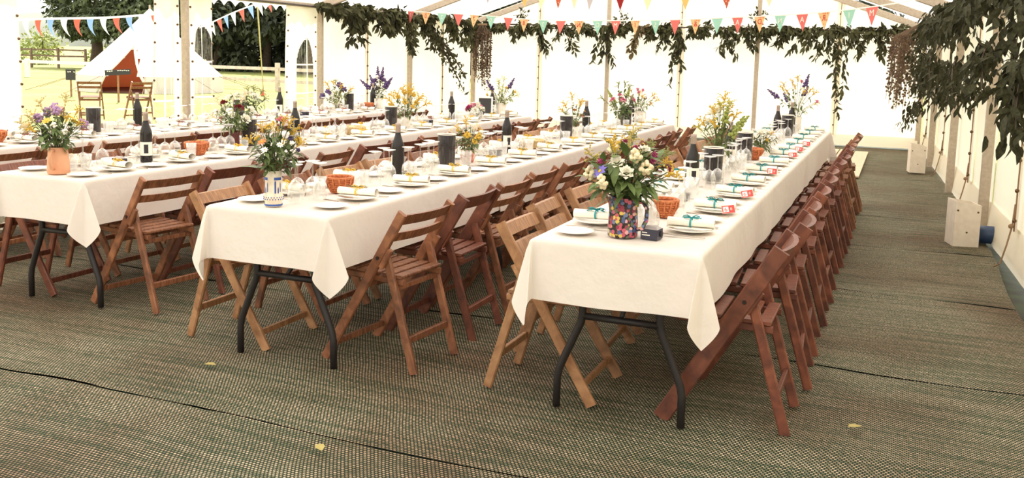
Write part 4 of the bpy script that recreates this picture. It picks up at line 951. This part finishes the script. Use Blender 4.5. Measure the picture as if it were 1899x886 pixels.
# ------------------------------------------------------------------ bunting
def smooth_path(P, n=12):
    P = [Vector(p) for p in P]; out = []
    for i in range(len(P)-1):
        p0,p1,p2,p3 = P[max(i-1,0)],P[i],P[i+1],P[min(i+2,len(P)-1)]
        for k in range(n):
            t = k/n; out.append(.5*((2*p1)+(p2-p0)*t+(2*p0-5*p1+4*p2-p3)*t*t+(3*p1-p0-3*p2+p3)*t**3))
    return out+[P[-1]]
def at_len(path, s):
    for a,b in zip(path,path[1:]):
        l = (b-a).length
        if s <= l: return a+(b-a)*(s/l), (b-a).normalized()
        s -= l
    return path[-1], (path[-1]-path[-2]).normalized()
def dotted(name, base, dot):
    m = fabric(name, base, .4, None, 0); nt = m.node_tree
    tc = nt.nodes.new('ShaderNodeTexCoord'); v = nt.nodes.new('ShaderNodeTexVoronoi'); v.inputs['Scale'].default_value = 26; r = nt.nodes.new('ShaderNodeValToRGB'); e = r.color_ramp.elements
    e[0].position = .3; e[0].color = srgb(*dot); e[1].position = .38; e[1].color = srgb(*base); nt.links.new(tc.outputs['Object'],v.inputs['Vector']); nt.links.new(v.outputs['Distance'],r.inputs[0])
    for n in nt.nodes:
        if n.type in ('BSDF_DIFFUSE','BSDF_TRANSLUCENT'): nt.links.new(r.outputs[0], n.inputs[0])
    return m
fl2 = lambda n, c: fabric(n, c, .4, None, 0)
FLAGM = {'a': fl2('aqua_cotton',(190,230,216)), 'p': fl2('coral_cotton',(242,146,140)), 'f': dotted('flowery_cream_cotton',(246,216,170),(230,164,126)),
    'y': fl2('yellow_cotton',(246,210,140)), 'g': fl2('pale_lime_cotton',(238,240,206)), 'c': dotted('red_check_cotton',(214,120,94),(240,204,184)), 'l': fl2('lilac_grey_cotton',(216,208,210)), 'm': fl2('cream_cotton',(246,238,212)), 'd': fl2('dark_red_cotton',(180,64,66)),
    'r': fl2('red_flag',(236,140,126)), 'w': fl2('white_flag',(252,250,244)), 'b': fl2('blue_flag',(176,204,240))}
FLW = {'a':'aqua','p':'coral pink','f':'flowery cream','y':'yellow','g':'pale lime','c':'red checked','l':'lilac grey','m':'cream','d':'dark red','r':'red','w':'white','b':'blue'}
LETM = {'a': mat('white_felt',(240,236,224),.9), 'p': MATS['white_felt'], 'f': mat('red_felt',(206,56,60),.9)}
TXT = {}
def bunting(path, flags, start, step, w, h, label, letters=None, tape=.014, tm=None, curl=0):
    p = smooth_path(path); o = tag(empty('bunting', p[0]), label, 'bunting'); c0 = p[0]
    b = MB(); vs = []
    for q in p: vs += [q-c0+Vector((0,0,.0)), q-c0-Vector((0,0,tape))]
    n = len(p); vs2 = [v+Vector((.0,.002,0)) for v in vs]
    fs = [(2*i,2*i+2,2*i+3,2*i+1) for i in range(n-1)]
    b.add(vs,fs); b.add(vs2,[tuple(reversed(f)) for f in fs]); b.build('tape', tm or MATS['white_flag'], o)
    for i,k in enumerate(flags):
        if k == ' ': continue
        s = start[i] if isinstance(start,list) else start+step*i
        q, d = at_len(p, s); f = MB(); N = 6; a = atan2(d.y,d.x)
        sw = U(-.02,.02)
        pts = []
        for j in range(N+1):
            t = j/N; hw = w/2*(1-t)
            for sx in (-1,1): pts.append((sx*hw+curl*t*t, .004+curl*.5*sin(t*2.2)+sw*t, -tape*.6-h*t))
        fs = [(2*j,2*j+1,2*j+3,2*j+2) for j in range(N)]; f.add(pts,fs); f.add([(x_,y_+.0025,z_) for x_,y_,z_ in pts],[tuple(reversed(g)) for g in fs])
        fo = f.build('flag', FLAGM[k], o, True); fo.location = q-c0; fo.rotation_euler = (0,-math.asin(max(-1,min(1,d.z))),a)
        fo['label'] = FLW[k]+' triangular flag'
        if letters and letters[i] != ' ':
            ky = (letters[i],k)
            if ky not in TXT: TXT[ky] = text_mesh(letters[i], h*.47, LETM[k], True, .001)
            t = put('letter', TXT[ky], fo, (0,.0-.0025+.004+sw*.3,-tape*.6-h*.33)); t.rotation_euler = (pi/2,0,0)
MAIN = [(-9.73,14.52,2.31),(-7.67,14.03,2.15),(-6.38,13.89,2.09),(-5.13,13.55,2.01),(-3.97,13.21,2.0),(-2.9,12.66,2.0),(-1.95,12.13,2.02),(-1.11,11.53,2.04),(-.35,10.88,2.09),(.18,10.28,2.15)]
MAIN[0] = (-8.0,14.55,2.2)
seq = 'apfapfapfapfapfapfapfapfap'; let = ' 102 70 82 NOMIS & ADNARIM'
LENS = [.3,.63,.96,1.27,1.58,1.88,2.21,2.56,2.88,3.25,3.58,3.9,4.24,4.57,4.94,5.32,5.68,6.03,6.39,6.72,7.08,7.41,7.75,8.08,8.45,8.78]
bunting(MAIN, seq, LENS, 0, .185, .2, 'lettered aqua, coral and flowery bunting strung across the marquee', let)
bunting([(-6.44,12.39,2.5),(-4.87,12.02,2.345),(-4.16,11.76,2.31),(-3.46,11.47,2.28),(-2.51,11.2,2.28),(-1.02,10.92,2.33),(.3,10.3,2.45)], 'mlygcmldgycm', [.5,1.05,1.68,1.98,2.28,2.55,2.83,3.3,3.7,4.2,4.7,5.2], 0, .18, .22, 'plain pastel bunting hanging high under the roof')
bunting([(-10.3,7.92,1.71),(-10.21,8.51,1.76),(-10.24,9.1,1.8),(-10.15,9.92,1.85),(-10.0,10.62,1.93),(-9.89,11.0,1.98)], 'rbwrbwrbwrbwrb', .35, .2, .11, .24, 'red, white and blue bunting outside before the bell tent', None, .03, None, .09)
bunting([(-9.48,10.97,1.75),(-9.43,11.27,1.87),(-9.43,11.65,2.0),(-9.35,11.97,2.12),(-9.24,12.3,2.24)], 'wrbwrbwr', .22, .17, .11, .2, 'short slanting red, white and blue bunting before the wood', None, .02)

# ------------------------------------------------------------------ greenery on the rails
LEAFC = [mat('garland_leaf_green',(54,54,40),.8,0,.15,nscale=5,ncol=(92,92,62)), mat('garland_leaf_brown',(92,80,58),.8,0,.15,nscale=5,ncol=(120,104,74)), mat('big_leaf_green',(44,44,33),.75,0,.2,nscale=6,ncol=(74,74,48))]
def sprays(name, label, root, tips, n, L, w, mt, spread=.1, droop=1.0, group=None, sw=.012, cat='branch'):
    """a cut branch: a stem from root to each tip with leaves along it"""
    o = tag(empty(name, root), label, cat, group); r0 = Vector(root); st = MB(); lv = MB()
    for tp in tips:
        t = Vector(tp)-r0; mid = t*.5+rnd_dir()*t.length*.12+Vector((0,0,.12*t.length)); pts = [Vector((0,0,0)),mid,t]
        path = [pts[0]*(1-k/8)**2+mid*2*(k/8)*(1-k/8)+t*(k/8)**2 for k in range(9)]
        st.tube(path,[sw*(1-.8*k/8) for k in range(9)],5,False)
        for _ in range(n):
            k = U(0.05,1); p = mid*2*k*(1-k)+t*k*k+rnd_dir()*spread*U(.2,1)*(1.1-.5*k)
            d = rnd_dir()+Vector((0,0,-.75*droop))+t.normalized()*.5; l = L*U(.6,1.3)
            lv.leaf(p, d, rnd_dir()+Vector((0,0,.6)), l, l*w, .15, .3, L > .12)
    st.build('stem', M_BARK, o, True); stuff(lv.build('leaves', mt, o))
BK = [(-7.87,17.4,1.78,'beside the left corner pole of the back wall'),(-7.47,17.42,1.95,'left end of the back rail'),(-7.07,17.44,1.9,'on the back rail right of the hanging dried bunch'),(-6.67,17.46,1.74,'on the back rail over the first laced seam'),(-6.17,17.48,1.74,'on the back rail, drooping left of the first gable pole'),
 (-5.74,17.5,1.9,'on the back rail just left of the first gable pole'),(-5.3,17.52,1.55,'trailing down the first gable pole'),(-4.94,17.54,1.9,'on the back rail just right of the first gable pole'),(-4.62,17.55,1.74,'drooping pale under the letter I flag'),(-4.37,17.57,1.86,'on the back rail under the letter S flag'),(-4.05,17.58,1.75,'on the back rail just left of the middle laced seam'),
 (-3.89,17.59,1.38,'trailing long down the middle laced seam'),(-3.51,17.6,1.96,'thin on the back rail under the ampersand flag'),(-3.06,17.63,1.66,'hanging left of the second gable pole'),(-2.67,17.64,1.8,'hanging against the second gable pole'),(-2.34,17.66,1.93,'on the back rail right of the second gable pole'),(-1.96,17.68,1.88,'on the back rail under the letter N flag'),(-1.59,17.69,1.75,'drooping under the letter A flag near the right'),
 (-1.26,17.71,1.66,'thick droop under the letter R flag'),(-1.02,17.72,1.0,'long thin trail down the right laced seam'),(-.86,17.73,1.78,'right of the long thin trail'),(-.54,17.74,1.7,'drooping on the right part of the back rail'),(-.25,17.75,1.98,'rising clump near the right back corner'),(.02,17.77,1.86,'at the right back corner')]
for i,(x,y,z,w_) in enumerate(BK):
    rz_ = 2.04; tips = []
    dr = rz_-z
    for k in range(4 if dr < .6 else 2):
        tips.append((x+U(-.3,.3),y+U(-.08,.06),rz_+U(-.05,.1) if k == 3 else z-dr*.55+U(-.06,.14)))
    tips += [(x+U(.12,.26)*s_,y,rz_+U(-.12,.06)) for s_ in (-1,1)]
    if dr > .6: tips = tips[:1]+[(x+.05,y-.02,z-.1),(x-.05,y-.02,z)]
    sprays('leafy_branch', 'leafy cut branch '+w_, (x,y-.04,rz_), tips, (30 if i%3 else 40) if dr < .6 else 40, .125, .4, LEAFC[0] if i not in (8,) else LEAFC[1], .075, 1.0, 'cut branches along the back rail', .007)
for (x,y,z,w_) in [(-7.02,17.44,2.33,'left of the gable'),(-5.01,17.54,2.29,'beside the first gable pole'),(-2.51,17.65,2.37,'beside the second gable pole')]:
    sprays('leafy_branch', 'upright sprig of leaves above the back rail '+w_, (x,y-.06,2.06), [(x,y-.08,z+.06),(x+.15,y-.08,z-.02),(x-.12,y-.08,z-.08)], 26, .075, .42, LEAFC[0], .06, .1, 'upright sprigs above the back rail', .006)
LW = [(-7.73,11.74,2.05,'beside the arched window pole on the left rail'),(-7.75,12.29,1.9,'on the left rail, thin and wide'),(-7.77,12.54,1.7,'drooping on the left rail near the arched window'),(-7.79,13.15,1.9,'on the left rail over the laced seam'),(-7.83,13.7,1.88,'on the left rail before its middle pole'),(-7.84,14.11,1.65,'drooping left of the middle pole of the left wall'),(-7.87,14.85,1.9,'just right of the middle pole of the left wall'),(-7.93,15.9,1.82,'on the left rail above the slanting bough'),(-7.96,16.8,1.75,'at the left back corner')]
for i,(x,y,z,w_) in enumerate(LW):
    dr = 2.09-z; tips = [(x+U(0,.12),y+U(-.3,.3),z-dr*.4+U(-.05,.1)) for _ in range(3)]+[(x+.05,y+.4*s_,2.09+U(-.06,.04)) for s_ in (-1,1)]
    sprays('leafy_branch', 'leafy cut branch '+w_, (x+.06,y,2.08), tips, 44, .13, .42, LEAFC[0], .09, 1.0, 'cut branches along the left rail', .008)
# slanting bough down the left wall
sprays('leafy_bough', 'long leafy bough slanting down the left wall to the corner', (-7.8,14.7,2.02), [(-7.88,16.6,.72),(-7.82,15.9,1.2),(-7.78,16.3,1.1),(-7.8,15.25,1.5)], 105, .1, .5, LEAFC[0], .17, .5, None, .035)
# dried hanging bunch in the corner
o = tag(empty('dried_flower_bunch',(-7.75,17.1,2.0)), 'brown hanging bunch of dried trailing flowers in the left corner', 'dried flowers'); st = MB()
for k in range(70):
    a = U(0,6.3); r = .2*math.sqrt(R()); l = U(.9,1.32)*(1-.4*r/.2*R()); x, y = r*cos(a), r*sin(a)*.6
    st.tube([(x*.3,y*.3,.03),(x,y,-.2),(x*1.05+U(-.02,.02),y,-l)],.003,4,False)
    for q in range(16): st.ball((x*1.02+U(-.015,.015),y+U(-.015,.015),-.1-(l-.1)*R()),U(.01,.018),3)
stuff(st.build('strands', mat('dried_flowers',(92,72,58),.9,nscale=9,ncol=(120,98,76)), o))
MB().tube([(-.1,0,.03),(.1,0,.035)],.02,6).build('tie', M_ROPE, o)

# large-leaved branches on the right wall: every leaf is its own piece
def big_leaf_mesh(k):
    b = MB(); b.leaf(Vector((0,0,0)),Vector((0,1,0)),Vector((0,0,1)),1,[.36,.3,.42][k],.2,[.25,.5,.15][k],True); return b.mesh('leaf', LEAFC[2])
ME_LEAF = [big_leaf_mesh(k) for k in range(3)]
def bough(label, root, tips, n, L, spread, group='boughs on the right wall'):
    o = tag(empty('leafy_bough', root), label, 'branch', group); r0 = Vector(root); cnt = 0
    for tp in tips:
        t = Vector(tp)-r0; mid = t*.5+Vector((U(-.08,.02),U(-.1,.1),.1*t.length+U(0,.06))); st = MB()
        st.tube([mid*2*(k/8)*(1-k/8)+t*(k/8)**2 for k in range(9)],[.011*(1-.75*k/8) for k in range(9)],5,False); st.build('stem', M_BARK, o, True)
        for _ in range(n):
            k = U(.25,1.0); p = mid*2*k*(1-k)+t*k*k+rnd_dir()*spread*U(.15,1)
            if (p+r0).x > 1.13-.0459*(p+r0).y-.1: p.x = 1.13-.0459*(p+r0).y-.1-r0.x-U(0,.06)
            d = rnd_dir()*.8+Vector((-.1,-.2,-.8)); q = d.to_track_quat('Y','Z'); l = L*U(.65,1.3)
            w = put('leaf', random.choice(ME_LEAF), o, p); w.rotation_mode = 'QUATERNION'; w.rotation_quaternion = q @ Matrix.Rotation(U(-.9,.9),3,'Y').to_quaternion(); w.scale = (l,l,l)
def rw(y, z, off=.3): return (1.157-.0459*y-off, y, z)
bough('leafy bough at the far end of the right wall, high by the gable', rw(14.5,2.1,.12), [rw(14.4,1.9),rw(13.2,1.85),rw(14.6,1.55),rw(13.9,1.7)], 72, 0.108, 0.162)
bough('leafy bough high on the right wall between far poles', rw(12.2,2.1,.12), [rw(12.6,1.8),rw(11.6,1.85),rw(11.0,1.72),rw(10.7,1.9)], 75, 0.116, 0.162)
bough('leafy bough high on the right wall over the middle pole', rw(9.9,2.1,.12), [rw(9.8,1.9),rw(9.3,1.75),rw(8.7,1.92),rw(9.0,1.72)], 75, 0.116, 0.162)
bough('leafy bough high on the right wall near the nearest pole', rw(7.9,2.1,.12), [rw(8.3,1.98),rw(7.7,1.98),rw(7.4,2.0)], 62, 0.108, 0.142)
bough('large-leaved bough at the top right edge', rw(6.4,2.08,.14), [rw(6.4,1.8),rw(6.1,1.68),rw(5.9,1.75),rw(6.0,1.53)], 53, 0.108, 0.133)
bough('thick low bough hanging at the far end of the right wall', rw(13.6,1.6,.16), [rw(13.0,1.2),rw(12.4,1.2),rw(12.7,.95),rw(14.6,1.25),rw(12.0,1.3)], 75, 0.116, 0.190)
bough('thick low bough hanging midway along the right wall', rw(10.6,1.55,.16), [rw(10.5,1.1),rw(9.8,1.15),rw(9.2,1.15),rw(10.9,1.1)], 75, 0.108, 0.162)
bough('low bough hanging against the nearest right pole', rw(8.0,1.7,.16), [rw(7.9,1.2),rw(7.3,1.3),rw(7.5,1.5),rw(8.4,1.15)], 61, 0.101, 0.123)
bough('large-leaved bough drooping at the right edge of the picture', rw(6.2,1.55,.16), [rw(5.8,1.35),rw(5.75,1.15),rw(6.1,1.22),rw(5.9,1.05),rw(5.6,1.4)], 42, 0.116, 0.133)
bough('small pale low spray at the far end of the right wall', rw(14.8,1.0,.2), [rw(14.8,.62,.35),rw(15.1,.5,.45),rw(14.5,.75)], 46, 0.087, 0.114)
o = tag(empty('dried_flower_bunch', rw(15.6,2.0,.35)), 'brown trailing dried strands hanging at the right back corner', 'dried flowers'); st = MB()
for k in range(60):
    x, y = U(-.3,.12), U(-.5,.5); l = U(.6,1.25)
    st.tube([(.1,y*.5,.08),(x*.8,y,-.1),(x,y,-l)],.0035,4,False)
    for q in range(14): st.ball((x+U(-.02,.02),y+U(-.02,.02),-.08-(l-.08)*R()),U(.012,.02),3)
stuff(st.build('strands', MATS['dried_flowers'], o)); MB().tube([(.1,-.3,.08),(.1,.3,.08)],.012,6).build('tie', M_ROPE, o)

# ------------------------------------------------------------------ white boxes and canister at the right wall
def weight_box(x, y, w, dpt, h, rz, label):
    o = tag(empty('white_box',(x,y,0.01),rz), label, 'box', 'white boxes by the right wall'); t = .012
    m = mat('white_painted_board',(236,224,206),.7,nscale=20,ncol=(228,214,196))
    for (a,b_,c_,d_) in ((-w/2,w/2,-dpt/2,-dpt/2+t),(-w/2,w/2,dpt/2-t,dpt/2),(-w/2,-w/2+t,-dpt/2+t,dpt/2-t),(w/2-t,w/2,-dpt/2+t,dpt/2-t)):
        zt = h; bb = MB(); bb.add([(a,c_,0),(b_,c_,0),(b_,d_,0),(a,d_,0),(a,c_,zt+.03*(-a/w)),(b_,c_,zt-.03*(b_/w)),(b_,d_,zt-.03*(b_/w)),(a,d_,zt+.03*(-a/w))],[(0,3,2,1),(4,5,6,7),(0,1,5,4),(1,2,6,5),(2,3,7,6),(3,0,4,7)]); bb.build('side_board', m, o)
    for (px,pz) in ((0,.12),(-w*.4,.3),(w*.38,h-.07)): b2 = MB(); b2.tube([(px,-dpt/2-.001,pz),(px,-dpt/2-.004,pz)],.008,8); b2.build('screw', M_EYE, o)
weight_box(.555,8.52,.2,.22,.36,radians(14),'nearer tall white box standing by the right wall pole')
weight_box(.27,13.95,.2,.24,.38,radians(8),'farther white box standing by the right wall')
o = tag(empty('blue_canister',(.78,8.66,.085),0), 'blue canister lying behind the nearer white box', 'canister')
MB().tube([(-.1,0,0),(-.095,0,0),(.12,.02,0),(.13,.02,0)],[.05,.075,.075,.055],16).build('body', mat('blue_paint',(52,74,110),.4), o, True)
MB().tube([(.13,.02,0),(.17,.02,0)],.03,10).build('nozzle', mat('blue_paint',(52,74,110),.4), o, True)
MB().tube([(.1,-.06,-.05),(.15,-.08,-.078)],.01,6).build('handle', M_BLACKLEG, o)
# fallen leaves on the mat
for i,(x,y) in enumerate([(-1.92,2.83),(-.1,3.9),(-2.9,3.35)]):
    b = MB(); b.leaf(Vector((x,y,.025)),Vector((1,U(-1,1),.1)),Vector((0,0,1)),.06,.04,.2,.1,True); tag(b.build('fallen_leaf', mat('dry_leaf',(176,160,96),.7)), ['dry yellow leaf lying on the matting in the front','dry leaf lying on the matting in the right aisle','tiny dry leaf on the matting between front tables'][i], 'leaf')
